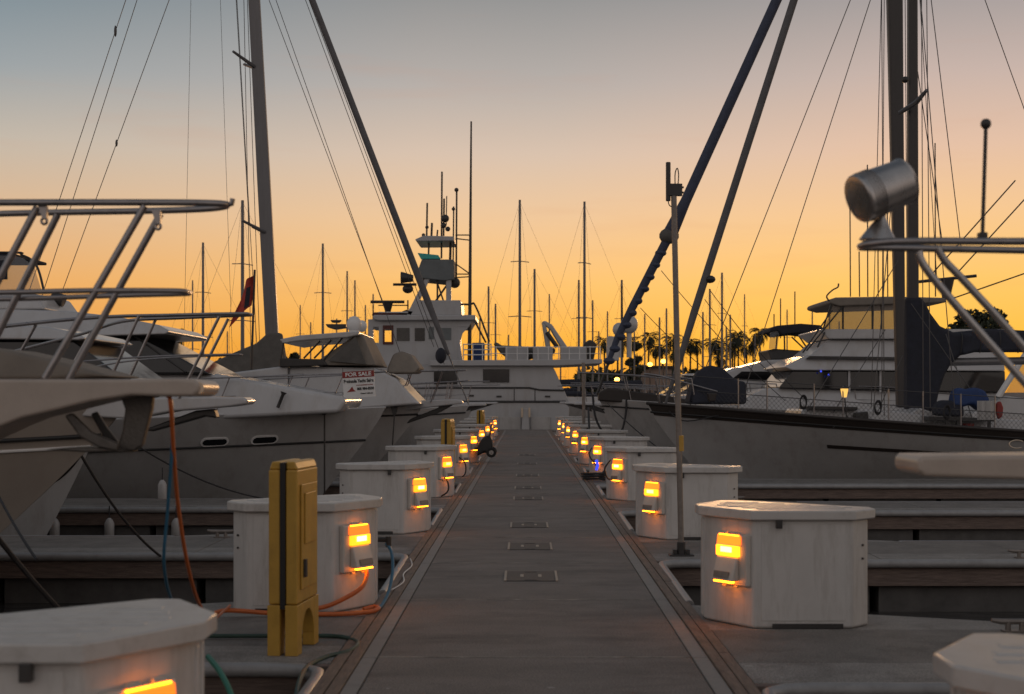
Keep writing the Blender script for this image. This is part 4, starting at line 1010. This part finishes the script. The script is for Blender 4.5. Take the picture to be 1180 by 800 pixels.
# pilothouse: near wall in pieces round the openings, far wall as bands, so daylight shows through
D3 = D+.7
ym, yt = 395, 377
P([(420, 395), (528, 395), (528, 421), (400, 421)], 'gel_yacht', 'pilothouse_lower', D3, DB-.7)
P([(424, 368), (546, 368), (540, 377), (424, 377)], 'gel_yacht', 'pilothouse_header', D3, DB-.7)
for x0, x1 in ((424, 430), (436.5, 441.5), (452.5, 528)):
    P([(x0, 376.8), (x1, 376.8), (x1, 395.2), (x0, 395.2)], 'gel_yacht', 'pilothouse_wall', D3, D3+.1, 0)
P([(478, 376.8), (528, 376.8), (528, 395.2), (478, 395.2)], 'gel_yacht', 'pilothouse_wall', D3+.1, DB-.7, 0)
P([(441.2, 375), (443.3, 375), (443.3, 397), (441.2, 397)], 'maroon', 'door_frame', D3-.05, D3+.02, 0)
P([(451, 375), (453.2, 375), (453.2, 397), (451, 397)], 'maroon', 'door_frame', D3-.05, D3+.02, 0)
P([(443.3, 375), (451, 375), (451, 379.5), (443.3, 379.5)], 'maroon', 'door_frame', D3-.05, D3+.02, 0)
P([(443.3, 394), (451, 394), (451, 397), (443.3, 397)], 'maroon', 'door_frame', D3-.05, D3+.02, 0)
for x0, x1, m_ in ((457, 472, 'gcan'), (478, 489.5, 'glass')):
    P([(x0, 378), (x1, 378), (x1, 393), (x0, 393)], m_, 'pilothouse_window', D3-.03, D3, 0)
P([(528, 377), (540, 377), (533, 384), (530, 395), (534, 421), (528, 421)], 'gel_yacht', 'wing_panel', D3, D3+.15, 0)
P([(430, 363), (548, 363), (548, 369), (436, 369.5), (430, 368)], 'gel_yacht', 'pilothouse_roof', D3-.3, DB-.4, .06)
P([(430, 360), (470, 359), (470, 363.5), (428, 363.5)], 'maroon', 'flag_locker', D3+.2, DB-1, .03)
P([(470, 358), (480, 346), (531, 346), (532, 363.5), (468, 363.5)], 'gel_yacht', 'bridge_coaming', D3+.1, DB-.8, .05)
P([(458, 361), (468, 357), (478, 358), (474, 364)], 'dark', 'life_raft', D3+.1, D3+.9, .06)
for dd in (D3+.5, DB-1.2):
    MB().px([(490, 320), (496, 320), (475, 364), (468, 364)], dd, dd, dd+.22).build('tower_leg', 'gel_yacht', b, .03)
    MB().px([(514, 320), (520, 320), (520, 364), (514, 364)], dd, dd, dd+.22).build('tower_leg', 'gel_yacht', b, .03)
P([(480, 315), (486, 299), (523, 299), (523, 322), (512, 323.5), (480, 320)], 'helm', 'helm_station', D3+.4, DB-1.1, .05)
P([(481, 291.5), (485, 298.5), (508, 298.5), (505, 294)], 'teal', 'wind_deflector', D3+.5, DB-1.2, .02)
P([(478, 276), (488, 271.5), (523, 272.5), (523, 277.5), (480, 278)], 'gel_yacht', 'sun_top', D3+.3, DB-1.0, .04)
for x, y0, y1, r_ in ((494, 278, 299, .05), (519, 277, 299, .07), (509, 198, 298, .05), (492, 234, 272, .05), (497.5, 257, 272, .06), (511.5, 229, 272, .05), (504, 265, 272, .05), (526, 217, 322, .05), (522.5, 238, 300, .04), (514.5, 226, 260, .03)):
    MB().tube([W(x-.3, y1, D+2), W(x+.3, y0, D+2)], r_, 6).build('antenna_mast', 'dark', b)
for x, y, r_ in ((526, 219, .12), (513, 252, .22), (511, 260, .16), (516, 264, .14), (522.5, 241, .1), (492, 262, .1), (524, 326, .3), (488, 271, .1)):
    MB().ball(W(x, y, D+2), r_).build('antenna_dome', 'dark', b)
MB().tube([W(541, 419, D+1), W(543, 140, D+1)], [.11, .045], 8).build('whip_antenna', 'dark', b)
for (xa, ya, xb, yb) in ((525, 271, 542, 271), (525, 275, 542, 277), (525, 316, 542, 316), (525, 304, 542, 316), (525, 320, 542, 319)):
    MB().tube([W(xa, ya, D+1.5), W(xb, yb, D+1.1)], .035, 5).build('antenna_brace', 'dark', b)
MB().tube([W(427, 348, D+1.5), W(466, 348, D+1.5)], .09, 6).build('radar_bar', 'dark', b)
MB().tube([W(447, 364, D+1.5), W(447, 349, D+1.5)], [.1, .28], 10).build('radar_pedestal', 'dark', b)
MB().tube([W(453, 328, D+1.5), W(480, 328, D+1.5)], .08, 6).build('radar_bar', 'dark', b); MB().ball(W(470, 333, D+1.5), .3, .3, .25).build('radar_pedestal', 'dark', b)
MB().tube([W(476, 321, D+1), W(464, 320, D+1), W(462, 320, D+1)], [.18, .3, .32], 12).build('loudhailer', 'dark', b)
MB().tube(spline([W(507, 351, D+1), W(540, 351, D+1), W(548, 353, D+1), W(564, 394, D+1)]), .06, 6).build('stair_rail', 'dark', b)
MB().tube([W(548, 372, D+2), W(560, 395, D+2)], .06, 6).build('stair_rail', 'dark', b)
P([(544, 395), (558, 395), (558, 416), (544, 416)], 'blue', 'freezer_chest', D+.4, D+1.5, .04)
for y_ in (397, 403, 409): MB().tube([W(534, y_, D-.2), W(566, y_, D-.2)], .03, 5).build('deck_rail', 'white', b)
for x in (534, 545, 556, 566): MB().tube([W(x, 416, D-.2), W(x, 396, D-.2)], .03, 5).build('deck_rail_post', 'white', b)
tn = P([(568, 396), (572, 394), (578, 398), (640, 401), (640, 407), (600, 416), (586, 414), (576, 406)], 'gcan', 'tender', D+1.2, D+2.8, .2)
for x0, x1 in ((582, 609), (614, 637), (646, 676)):
    P([(x0, 400.5), (x1, 400.5), (x1, 416), (x0, 416)], 'gel_yacht', 'deck_locker', D+.2, D+1.1, .05)
MB().px([(624, 371), (628, 369.5), (636, 374), (654, 400), (648, 404), (634, 380), (629, 376)], D+2, D+2, D+2.5).build('crane', 'gel_yacht', b, .08)
MB().px([(624, 371), (629, 374), (635, 402), (629, 402)], D+2, D+2, D+2.4).build('crane_post', 'gel_yacht', b, .08)
MB().tube([W(630, 383, D+2), W(642, 400, D+2)], .12, 8).build('crane_ram', 'dark', b)
MB().tube([W(560, 400, D-.2), W(690, 400, D-.2)], .025, 5).build('deck_rail', 'white', b)
P([(672, 396), (680, 391), (688, 396), (684, 416), (674, 416)], 'dark', 'deck_winch', D+.8, D+1.6, .1)
for (xa, ya, xb, yb, r_) in ((519, 323, 500, 350, .06), (503, 323, 512, 350, .05), (504, 350, 504, 323, .05), (470, 357, 470, 346, .04), (430, 363, 430, 352, .04), (436, 352, 470, 352, .035)):
    MB().tube([W(xa, ya, D+1.4), W(xb, yb, D+1.4)], r_, 6).build('tower_brace', 'dark', b)
for x in range(572, 694, 12): MB().tube([W(x, 415, D-.2), W(x, 399, D-.2)], .025, 5).build('deck_rail_post', 'white', b)
MB().tube([W(560, 407.5, D-.2), W(690, 407.5, D-.2)], .018, 5).build('deck_rail', 'white', b)
for x in (462, 480): MB().tube([W(x, 455, D-.02), W(x, 454.9, D-.05)], .2, 14).build('porthole', 'dark', b)
MB().px([(592, 448.5), (593, 448.5), (593, 462), (592, 462)], D-.012, D-.012, D).build('door_seam', 'dark', b)
MB().px([(616, 448.5), (617, 448.5), (617, 462), (616, 462)], D-.012, D-.012, D).build('door_seam', 'dark', b)
for x, y in ((540, 455), (572, 456), (628, 456)): MB().px([(x, y), (x+6, y), (x+6, y+2), (x, y+2)], D-.014, D-.045, D-.02).build('scupper', 'dark', b)
for x0, x1, y0 in ((494, 500, 377), (508, 520, 378)): MB().px([(x0, y0), (x1, y0), (x1, y0+14), (x0, y0+14)], D3, D3-.03, D3).build('pilothouse_vent', 'helm', b)
MB().tube([W(436, 360, D3-.2), W(470, 360, D3-.2)], .03, 5).build('roof_rail', 'white', b)
MB().ball(W(508, 410, D+.1), .3, .3, .42).build('round_fender', 'navy', b)
# boarding steps and door edge lights at the end of the walkway
P([(602, 471), (609, 471), (610, 497), (601, 497)], 'gel_yacht', 'boarding_step', D-.45, D-.06, .03)
for x in (600.5, 609): P([(x, 470), (x+2.2, 470), (x+2.2, 481), (x, 481)], 'brass', 'step_rail', D-.5, D-.46, 0)
for x0, x1 in ((576, 600), (612, 634)): P([(x0, 480.5), (x1, 480.5), (x1, 496.5), (x0, 496.5)], 'gel_grey', 'fender_board', D-.12, D-.055, .01)

# ------------------------------------------------------------------ bare masts of the boats further out
def far_boat():
    r = thing('sailboat', 'x', 'sailboat', (0, 0, WL), 'distant sailboats beyond the docks')
    h = Hull(-4.5, 0, -1, 11, 3.2, .9, .7, 1.2)
    h.mesh(14, 6).build('hull', 'gel_grey', r)
    MB().tube([(0, 0, .5), (0, 0, 12)], [.12, .085], 8).build('mast', 'alu', r)
    MB().tube([(0, 0, 1.9), (4.3, 0, 2.0)], .2, 8).build('boom_cover', 'navy', r)
    for z, w_ in ((5.6, 1.0), (8.6, .8)):
        MB().tube([(-w_*.75, -w_*.35, z), (0, 0, z+.05), (w_*.75, w_*.35, z)], .025, 5).build('spreader', 'alu', r)
    g = MB()
    for s in (-1, 1):
        g.tube([(s*.85, s*.8, .8), (s*.75, s*.35, 5.6), (s*.05, 0, 11.8)], .007, 4)
    g.tube([(-4.3, 0, .9), (0, 0, 11.9)], .007, 4); g.tube([(6.3, 0, .8), (0, 0, 11.9)], .006, 4)
    g.build('rigging', 'wire', r)
    MB().xz([(-2.2, .8), (-1.6, 1.25), (2.5, 1.3), (2.8, .8)], -.9, .9, .2).build('cabin', 'gel_grey', r, .05)
    return r
fb0 = far_boat()
FM = [(234, 289, 105, 'thin bare mast left of the red flag, just above the bow rail'), (279.5, 243, 80, 'tall dark mast close behind the red flag'), (372, 290, 110, 'lone mast between the leaning mast and the trawler tower'), (400, 320, 150, 'left one of the two short far masts before the trawler radar'), (409, 330, 160, 'right one of the two short far masts before the trawler radar'),
      (563, 337, 130, 'short mast just right of the trawler stair rail'), (571, 356, 150, 'shortest mast right of the trawler stair rail'), (599, 242, 100, 'tall bare mast rising behind the trawler tender'), (616, 318, 115, 'short mast just right of the tall mast above the tender'), (667, 330, 125, 'short mast left beside the tall mast over the trawler stern'), (673.5, 244, 98, 'tall mast with spreaders over the trawler stern'),
      (716.5, 330, 120, 'mast rising beside the lower end of the blue jib'), (760, 371, 150, 'short mast between palms left of the antenna pole'), (768, 361, 150, 'taller mast just left of the antenna pole'), (810, 365, 140, 'first mast right of the grey jib foot'), (818, 340, 130, 'tallest mast among the palms right of the grey jib'), (832, 322, 120, 'mast crossed by the stays of the flybridge yacht side'), (837, 381, 160, 'shortest mast among the palms'), (841.5, 368, 150, 'mast at the right side of the palm group'), (184, 380, 170, 'tiny mast seen over the left cabin roof'),
      (430, 345, 170, 'small mast seen past the trawler radar at left'), (683, 352, 160, 'short far mast right of the tall mast over the stern'), (553, 372, 165, 'tiny far mast behind the trawler aft deck')]
for i, (px_, yt_) in enumerate(((222, 330), (262, 352), (346, 345), (358, 330), (388, 350), (421, 352), (586, 350), (633, 345), (646, 360), (700, 352), (690, 340), (731, 348), (743, 362), (787, 352), (858, 345), (870, 355), (907, 350), (926, 365), (936, 340), (956, 352), (967, 335))):
    yt_ = yt_+[0, 34, 12, 46, 22, 5, 40][i % 7]
    FM.append((px_, yt_, 175+(i*37) % 40, 'thin faint far mast, %d of 21 counting the faintest ones from the left' % (1+sorted([222, 262, 346, 358, 388, 421, 586, 633, 646, 700, 690, 731, 743, 787, 858, 870, 907, 926, 936, 956, 967]).index(px_))))
for i, (px_, yt_, d_, lb) in enumerate(FM):
    o = fb0 if i == 0 else copy_tree(fb0)
    o.location = (W(px_, 0, d_).x, d_, WL)
    hgt = W(0, yt_, d_).z-WL
    o.scale = (1, 1, hgt/12); o.rotation_euler.z = R(random.uniform(-25, 25)); o['label'] = lb

# ------------------------------------------------------------------ trees on the far shore
def palm(seed):
    rnd = random.Random(seed)
    r = thing('palm_tree', 'x', 'palm tree', (0, 0, 0), 'palm trees on the far shore')
    MB().tube(spline([(0, 0, -.5), (.12*rnd.uniform(-1, 1), 0, 4), (.25*rnd.uniform(-1, 1), .1, 8), (0, 0, 12)], 4), [.2]*4+[.18]*4+[.15]*4+[.15], 8).build('trunk', 'bark', r)
    g = MB()
    for i in range(64):
        az = rnd.uniform(0, 2*math.pi); e0 = rnd.uniform(-.9, 1.35); ln_ = rnd.uniform(1.5, 2.5); wd = .10
        p_ = Vector((0, 0, 12)); hd = Vector((math.cos(az), math.sin(az), 0)); sd = Vector((-hd.y, hd.x, 0))
        steps = 6; prev = p_
        for k in range(steps):
            e = e0-.28*k-(.1 if k > 3 else 0)
            nx_ = prev+(hd*math.cos(e)+Vector((0, 0, math.sin(e))))*(ln_/steps)
            if k >= 2:
                for sgn in (-1, 1):
                    for f in (0, .5):
                        c0 = prev.lerp(nx_, f); tip_ = c0+sd*sgn*rnd.uniform(.3, .6)*(1-.1*k)+(nx_-prev)*1.4+Vector((0, 0, -rnd.uniform(.05, .35)))
                        g.add([c0-(nx_-prev)*.16, c0+(nx_-prev)*.35, tip_], [(0, 1, 2)])
            g.add([prev-sd*.035, prev+sd*.035, nx_+sd*.02, nx_-sd*.02], [(0, 1, 2, 3)])
            prev = nx_
    g.build('crown', 'leaf', r, smooth=False)
    return r
protos = [palm(s) for s in (1, 2, 3)]
PL = [(748.5, 389.5), (776, 391), (755.5, 403), (763, 402), (776, 407), (796, 397), (802.5, 399), (820.5, 396), (828, 399), (726, 394), (831, 413), (846, 391), (875, 385), (867, 395), (851, 388), (844, 403), (696, 394), (712, 398), (860, 402), (205, 386)]
for i, (px_, py_) in enumerate(PL):
    d_ = 245+random.uniform(-5, 30)
    o = protos[i] if i < 3 else copy_tree(protos[i % 3])
    o.location = (W(px_, 0, d_).x, d_, 0); s_ = W(0, py_, d_).z/12
    o.scale = (.9+.25*random.random(), .9+.25*random.random(), s_); o.rotation_euler.z = random.uniform(0, 6.28)
    if px_ < 300: lb = 'lone palm tree seen over the left yacht cabin'
    else: lb = 'dark palm tree on the far shore, %s in the row counted from the left' % ['first', 'second', 'third', 'fourth', 'fifth', 'sixth', 'seventh', 'eighth', 'ninth', 'tenth', 'eleventh', 'twelfth', 'thirteenth', 'fourteenth', 'fifteenth', 'sixteenth', 'seventeenth', 'eighteenth', 'nineteenth', 'twentieth'][sorted([x for x, _ in PL if x > 300]).index(px_)]
    o['label'] = lb
def leafy(g, c, rx, ry, rz, n, sz, rnd):
    for _ in range(n):
        while True:
            v = Vector((rnd.uniform(-1, 1), rnd.uniform(-1, 1), rnd.uniform(-1, 1)))
            if .25 < v.length < 1: break
        p_ = Vector(c)+Vector((v.x*rx, v.y*ry, v.z*rz))
        a = Vector((rnd.gauss(0, 1), rnd.gauss(0, 1), rnd.gauss(0, 1))).normalized(); e = a.cross(Vector((rnd.gauss(0, 1), rnd.gauss(0, 1), rnd.gauss(0, 1)))).normalized()
        s_ = sz*rnd.uniform(.6, 1.4)
        g.add([p_-a*s_, p_+e*s_*.5, p_+a*s_, p_-e*s_*.5], [(0, 1, 2, 3)])
def tree(px_, ytop, ybase, wpx, d_, label, seed, n=70, sz=.35):
    rnd = random.Random(seed); base = W(px_, ybase, d_); top = W(px_, ytop, d_); hw = wpx*d_/F/2
    r = thing('tree', label, 'tree', (base.x, d_, min(base.z, 1.0)))
    g = MB(); zb = min(base.z, 1.0); H = top.z-zb
    g.tube([(base.x, d_, zb), (base.x+.1, d_, zb+H*.45), (base.x, d_, zb+H*.75)], [hw*.09+.12, hw*.06+.08, .06], 8)
    for k in range(6):
        a = rnd.uniform(0, 6.28); g.tube([(base.x, d_, zb+H*(.3+.06*k)), (base.x+math.cos(a)*hw*.7, d_+math.sin(a)*hw*.5, zb+H*(.55+.06*k))], [.1, .04], 6)
    g.build('trunk', 'bark', r)
    g = MB()
    for k in range(17):
        a = rnd.uniform(0, 6.28); q_ = rnd.uniform(0, .75)
        c_ = (base.x+math.cos(a)*hw*q_, d_+math.sin(a)*hw*q_*.8, zb+H*rnd.uniform(.42, .9))
        rr_ = hw*rnd.uniform(.22, .38)
        leafy(g, c_, rr_, rr_, min(rr_*.75, H*.16), n, sz, rnd)
    g.build('crown', 'leaf', r, smooth=False)
tree(1128, 352, 430, 96, 140, 'round bushy tree at the right behind the ketch boom', 5, 520, .24)
tree(734, 388, 440, 30, 240, 'small bushy tree among the palms beside the blue jib', 6, 160, .32)
tree(812, 424, 452, 44, 235, 'rounded dark tree low on the shore right of the antenna pole', 8, 200, .32)
tree(255, 408, 440, 40, 230, 'low dark tree on the shore under the left bow rail', 9, 70, .45)
tree(338, 402, 440, 34, 230, 'low tree seen beneath the tan hard top', 12, 70, .45)
g = MB(); rnd = random.Random(4)
for i in range(150):
    px_ = 670+rnd.random()*(220 if i < 75 else 460) if i < 105 else 180+rnd.random()*240
    d_ = rnd.uniform(248, 300); hh = rnd.uniform(3.4, 6.2) if 600 < px_ < 900 else rnd.uniform(2, 4)
    leafy(g, (W(px_, 0, d_).x, d_, 1+hh*.5), rnd.uniform(2, 4), 2.5, hh*.6, 90, .7, rnd)
tag(g.build('treeline', 'leaf', None, smooth=False), 'low dark mass of trees along the far shore', 'trees', kind='stuff')
bl = thing('building', 'low pinkish building on the far shore below the palms', 'building', tuple(W(760, 452, 243)))
P_ = W(742, 452, 243); Q_ = W(774, 425, 243)
MB().box(P_.x, Q_.x, 243, 249, 0, Q_.z).build('wall', 'wall', bl); MB().box(P_.x-.4, Q_.x+.4, 242.6, 249.4, Q_.z+.003, Q_.z+.5).build('roof', 'bark', bl)
for k in range(4): MB().box(P_.x+.6+k*1.1, P_.x+1.2+k*1.1, 242.95, 242.99, 1.6, 2.8).build('window', 'glass', bl)
sp_ = [(749, 420, 'upper left street lamp glowing beneath the palms'), (764.5, 416.5, 'upper right street lamp glowing just left of the antenna pole'), (711, 437.5, 'lowest street lamp glowing right of the trawler stern')]
for x, y, lb in sp_:
    d_ = 225; q_ = W(x, y, d_)
    r = thing('street_lamp', lb, 'street lamp', (q_.x, d_, 0), 'street lamps on the far shore')
    MB().tube([(q_.x, d_, -.5), (q_.x, d_, q_.z-.2)], .1, 6).build('pole', 'dark', r); MB().ball(q_, .42, .42, .34).build('lamp', 'street', r)

# ------------------------------------------------------------------ cables, hoses, ropes, cleats, fenders
def hose(name, pts, r_, m, label, cat): return one(name, MB().tube(spline(pts, 8), r_, 8), m, label, cat)
hose('power_cable', [W(170, 452, 6.9), W(192, 455, 6.9), W(197, 470, 6.9), W(200, 520, 7.1), W(205, 580, 7.4), W(216, 650, 7.8), W(230, 697, 8.4), W(246, 712, 9.4), W(258, 704, 10.6), W(265, 698, 11.05)], .0105, 'hose_o', 'orange power cable hanging from the near left bow down to the finger', 'cable')
hose('water_hose', [W(178, 450, 6.95), W(190, 453, 6.95), W(198, 468, 7), W(198, 520, 7.1), W(193, 590, 7.3), W(189, 650, 7.5), W(198, 692, 8.0), W(215, 712, 8.8)], .009, 'hose_b', 'blue hose hanging from the near left bow beside the orange cable', 'hose')
hose('power_cable', [(-2.4, 11.02, .03), (-2.28, 11.02, .05), (-1.9, 11.1, .012), (-1.5, 11.08, .012), (-1.25, 11.12, .02), (-1.16, 11.24, .03), (-1.2, 11.34, .03), (-1.28, 11.28, .02)], .018, 'hose_o', 'orange cable looped on the finger in front of the second left dock box', 'cable')
hose('power_cable', [(-1.9, 11.2, .02), (-1.6, 11.16, .05), (-1.40, 11.18, .13), (-1.29, 11.26, .2), (-1.27, 11.42, .27), (-1.28, 11.46, .30)], .018, 'hose_o', 'orange cable plugged into the amber outlet of the second left dock box', 'cable')
hose('water_hose', [(-1.17, 11.98, .47), (-1.12, 11.94, .40), (-1.1, 11.82, .25), (-1.12, 11.65, .1), (-1.16, 11.45, .02), (-1.2, 11.35, .012)], .014, 'hose_b', 'short blue hose running down the end of the second left dock box', 'hose')
one('spigot', MB().tube([(-1.24, 12.0, .50), (-1.13, 11.98, .50)], .02, 8).tube([(-1.15, 11.98, .53), (-1.15, 11.98, .44)], .024, 8), 'dark', 'dark water spigot on the end of the second left dock box', 'spigot')
hose('water_hose', [W(235, 733, 10.05), W(310, 733, 10.05), W(385, 733, 10.1), W(408, 738, 9.95), W(412, 743, 9.75), W(400, 751, 9.5), W(375, 757, 9.3), W(355, 768, 8.98), W(345, 785, 8.5), W(340, 812, 8.1)], .015, 'hose_dk', 'dark green hose curving over the finger edge beside the yellow post', 'hose')
hose('water_hose', [W(240, 757, 8.8), W(252, 772, 8.5), W(262, 790, 8.2), W(272, 815, 7.9)], .018, 'hose_g', 'bright green hose dropping off the finger at lower left', 'hose')
hose('light_cord', [(-1.2, 14.9, .01), (-1.13, 14.2, .02), (-1.16, 13.6, .015), (-1.11, 13.0, .015), (-1.17, 12.5, .01)], .006, 'white', 'thin white cord along the dock edge left of the walkway', 'cord')
def rope(a, b, s_, r_, label): return tag(one('mooring_line', MB().tube(sag(a, b, s_), r_, 6), 'rope', label, 'rope', 'mooring lines'), label)
rope(W(-40, 570, 8), W(78, 712, 9.3), .03, .016, 'thick dark mooring line at the lower left edge')
rope(W(-5, 565, 11), W(42, 645, 9.15), .02, .011, 'thin dark mooring line beside the left picture edge')
rope(W(93, 524, D2), W(185, 641, 15.4), .1, .014, 'mooring line from the cream bow down to the second left finger')
rope(W(160, 515, 22), W(306, 575, 24.0), .12, .014, 'slack mooring line crossing the hull with portholes')
rope(W(93, 525, D2), W(55, 558, 14.5), .05, .011, 'short line under the cream bow')
one('snubber', MB().tube([W(374, 470, 25.6), W(374, 568, 25.6)], .016, 6).px([(368, 469), (380, 469), (376, 478), (372, 478)], 25.6, 25.55, 25.65), 'dark', 'dark upright line and bracket at the portholed yacht bow', 'rope')
one('snubber', MB().tube([W(455, 470, 31.5), W(452, 518, 31.5)], .016, 6).px([(450, 469), (459, 469), (456, 478), (453, 478)], 31.5, 31.45, 31.55), 'dark', 'dark upright line below the express yacht pulpit', 'rope')
rope(W(700, 465, 36), W(770, 525, 30.5), .05, .014, 'mooring line from the blue-jib sailboat bow to the right finger')
rope(W(678, 470, 40), W(680, 518, 36), .0, .03, 'dark upright hose beside the far right dock boxes')
one('marker_post', MB().tube([W(673, 497, 44), W(672, 418, 44)], .05, 8), 'galv', 'thin grey post among the far right dock boxes', 'post')
def cleat(x, y, z=-.008):
    r = thing('cleat', 'x', 'cleat', (x, y, z), 'mooring cleats on the fingers')
    g = MB().tube([(x-.17, y, z+.085), (x-.1, y, z+.075), (x+.1, y, z+.075), (x+.17, y, z+.085)], [.016, .022, .022, .016], 8); g.build('horn', 'galv', r)
    MB().box(x-.09, x+.09, y-.045, y+.045, z, z+.012).tube([(x-.05, y, z), (x-.05, y, z+.075)], .022, 8).tube([(x+.05, y, z), (x+.05, y, z+.075)], .022, 8).build('base', 'galv', r)
    return r
c0 = cleat(3.57, FR+FW-.2)
cl_ = [(3.57, FR+FW-.2, 'grey horn cleat on the nearest full finger at right, beside the dock box'), (2.35, FR+PER+FW-.2, 'grey cleat on the second right finger by the antenna pole'), (5.3, FR+PER+.3, 'grey cleat on the far part of the second right finger'), (-3.15, FL+FW-.2, 'pale cleat on the left finger behind the near dock box'), (-3.7, FL+PER+FW-.25, 'cleat on the second left finger under the orange cable'), (3.4, FR+2*PER+FW-.2, 'small cleat on the third right finger')]
for i, (x, y, lb) in enumerate(cl_):
    o = c0 if i == 0 else copy_tree(c0)
    o.location = (x, y, -.008); o['label'] = lb
def fender(px_, y0, y1, d_, lb):
    t, e = W(px_, y0, d_), W(px_, y1, d_); r = thing('fender', lb, 'fender', tuple(e), 'boat fenders hung along the left finger')
    L_ = t.z-e.z
    MB().tube([e, e+Vector((0, 0, .03)), e+Vector((0, 0, .08)), e+Vector((0, 0, L_-.08)), e+Vector((0, 0, L_-.03)), t], [.02, .06, .075, .075, .05, .02], 12).build('body', 'gel_grey', r)
    MB().tube([t, W(px_, y0-14, d_+.05)], .01, 5).build('line', 'rope', r)
yF = FL+2*PER-.11
for px_, lb in ((63, 'left one of three pale fenders hanging under the left finger bumper'), (126, 'middle one of three pale fenders hanging under the left finger bumper'), (203, 'right one of three pale fenders hanging, beside the orange cable')):
    fender(px_, 597, 622, yF, lb)
fender(187, 553, 583, 24.0, 'grey square fender hanging on the portholed hull')

# outlet cords on the far boxes
def cord(px_pts, d_, label): hose('outlet_cord', [W(x, y, d_) for x, y in px_pts], .014, 'black', label, 'cord')
cord([(510, 548), (516, 556), (516, 566), (508, 572), (497, 575)], 24.3, 'black cord looping out of the fourth left dock box')
cord([(529, 527), (536, 534), (536, 546), (529, 552)], 30.5, 'black cord hanging from the fifth left dock box')
cord([(704, 530), (697, 540), (700, 551), (706, 553)], 23.3, 'black cord looped at the fourth right dock box')
cord([(682, 516), (679, 524), (685, 534), (690, 538)], 29.4, 'black cord hanging from the fifth right dock box')
# blue lit shore-power plug on the right
one('cable_light', MB().tube(spline([W(687, 530, 29.2), W(688.5, 536, 29.2), W(687, 542, 29.2)]), .03, 8), 'bluel', 'small blue light glowing at the foot of a right dock box', 'light')
one('coiled_hose', MB().tube([Vector((W(684, 548, 29).x+.22*math.cos(a*.5)*(1+.03*a/6), 29+.3*math.sin(a*.5), .02+.004*a)) for a in range(40)], .022, 6), 'black', 'black coiled hose on the dock edge under the blue light', 'hose')
# black dock cart tipped up against the left boxes
D = 37.0
r = thing('dock_cart', 'black dock cart tipped up on end beside the left row of boxes', 'dock cart', tuple(W(558, 526, D)))
g = MB().px([(550, 526), (551, 512), (556, 505), (562, 501), (567, 505), (568, 518), (566, 524), (558, 521)], D, D-.25, D+.25, .05); g.build('tub', 'black', r, .06, seg=3)
MB().tube([W(564, 505, D-.2), W(566, 492, D-.2), W(567, 489, D), W(566, 492, D+.2), W(564, 505, D+.2)], .025, 6).build('handle', 'dark', r)
for s in (-1, 1):
    wh = MB().tube([WO(566.5, 521, D, s*.30), WO(566.5, 521, D, s*.37)], .13, 18).build('wheel', 'tyre', r, .02)
    MB().tube([WO(566.5, 521, D, s*.295), WO(566.5, 521, D, s*.375)], .06, 12).build('rim', 'steel', wh)

for o in bpy.data.objects:
    if '_o' in o: del o['_o']
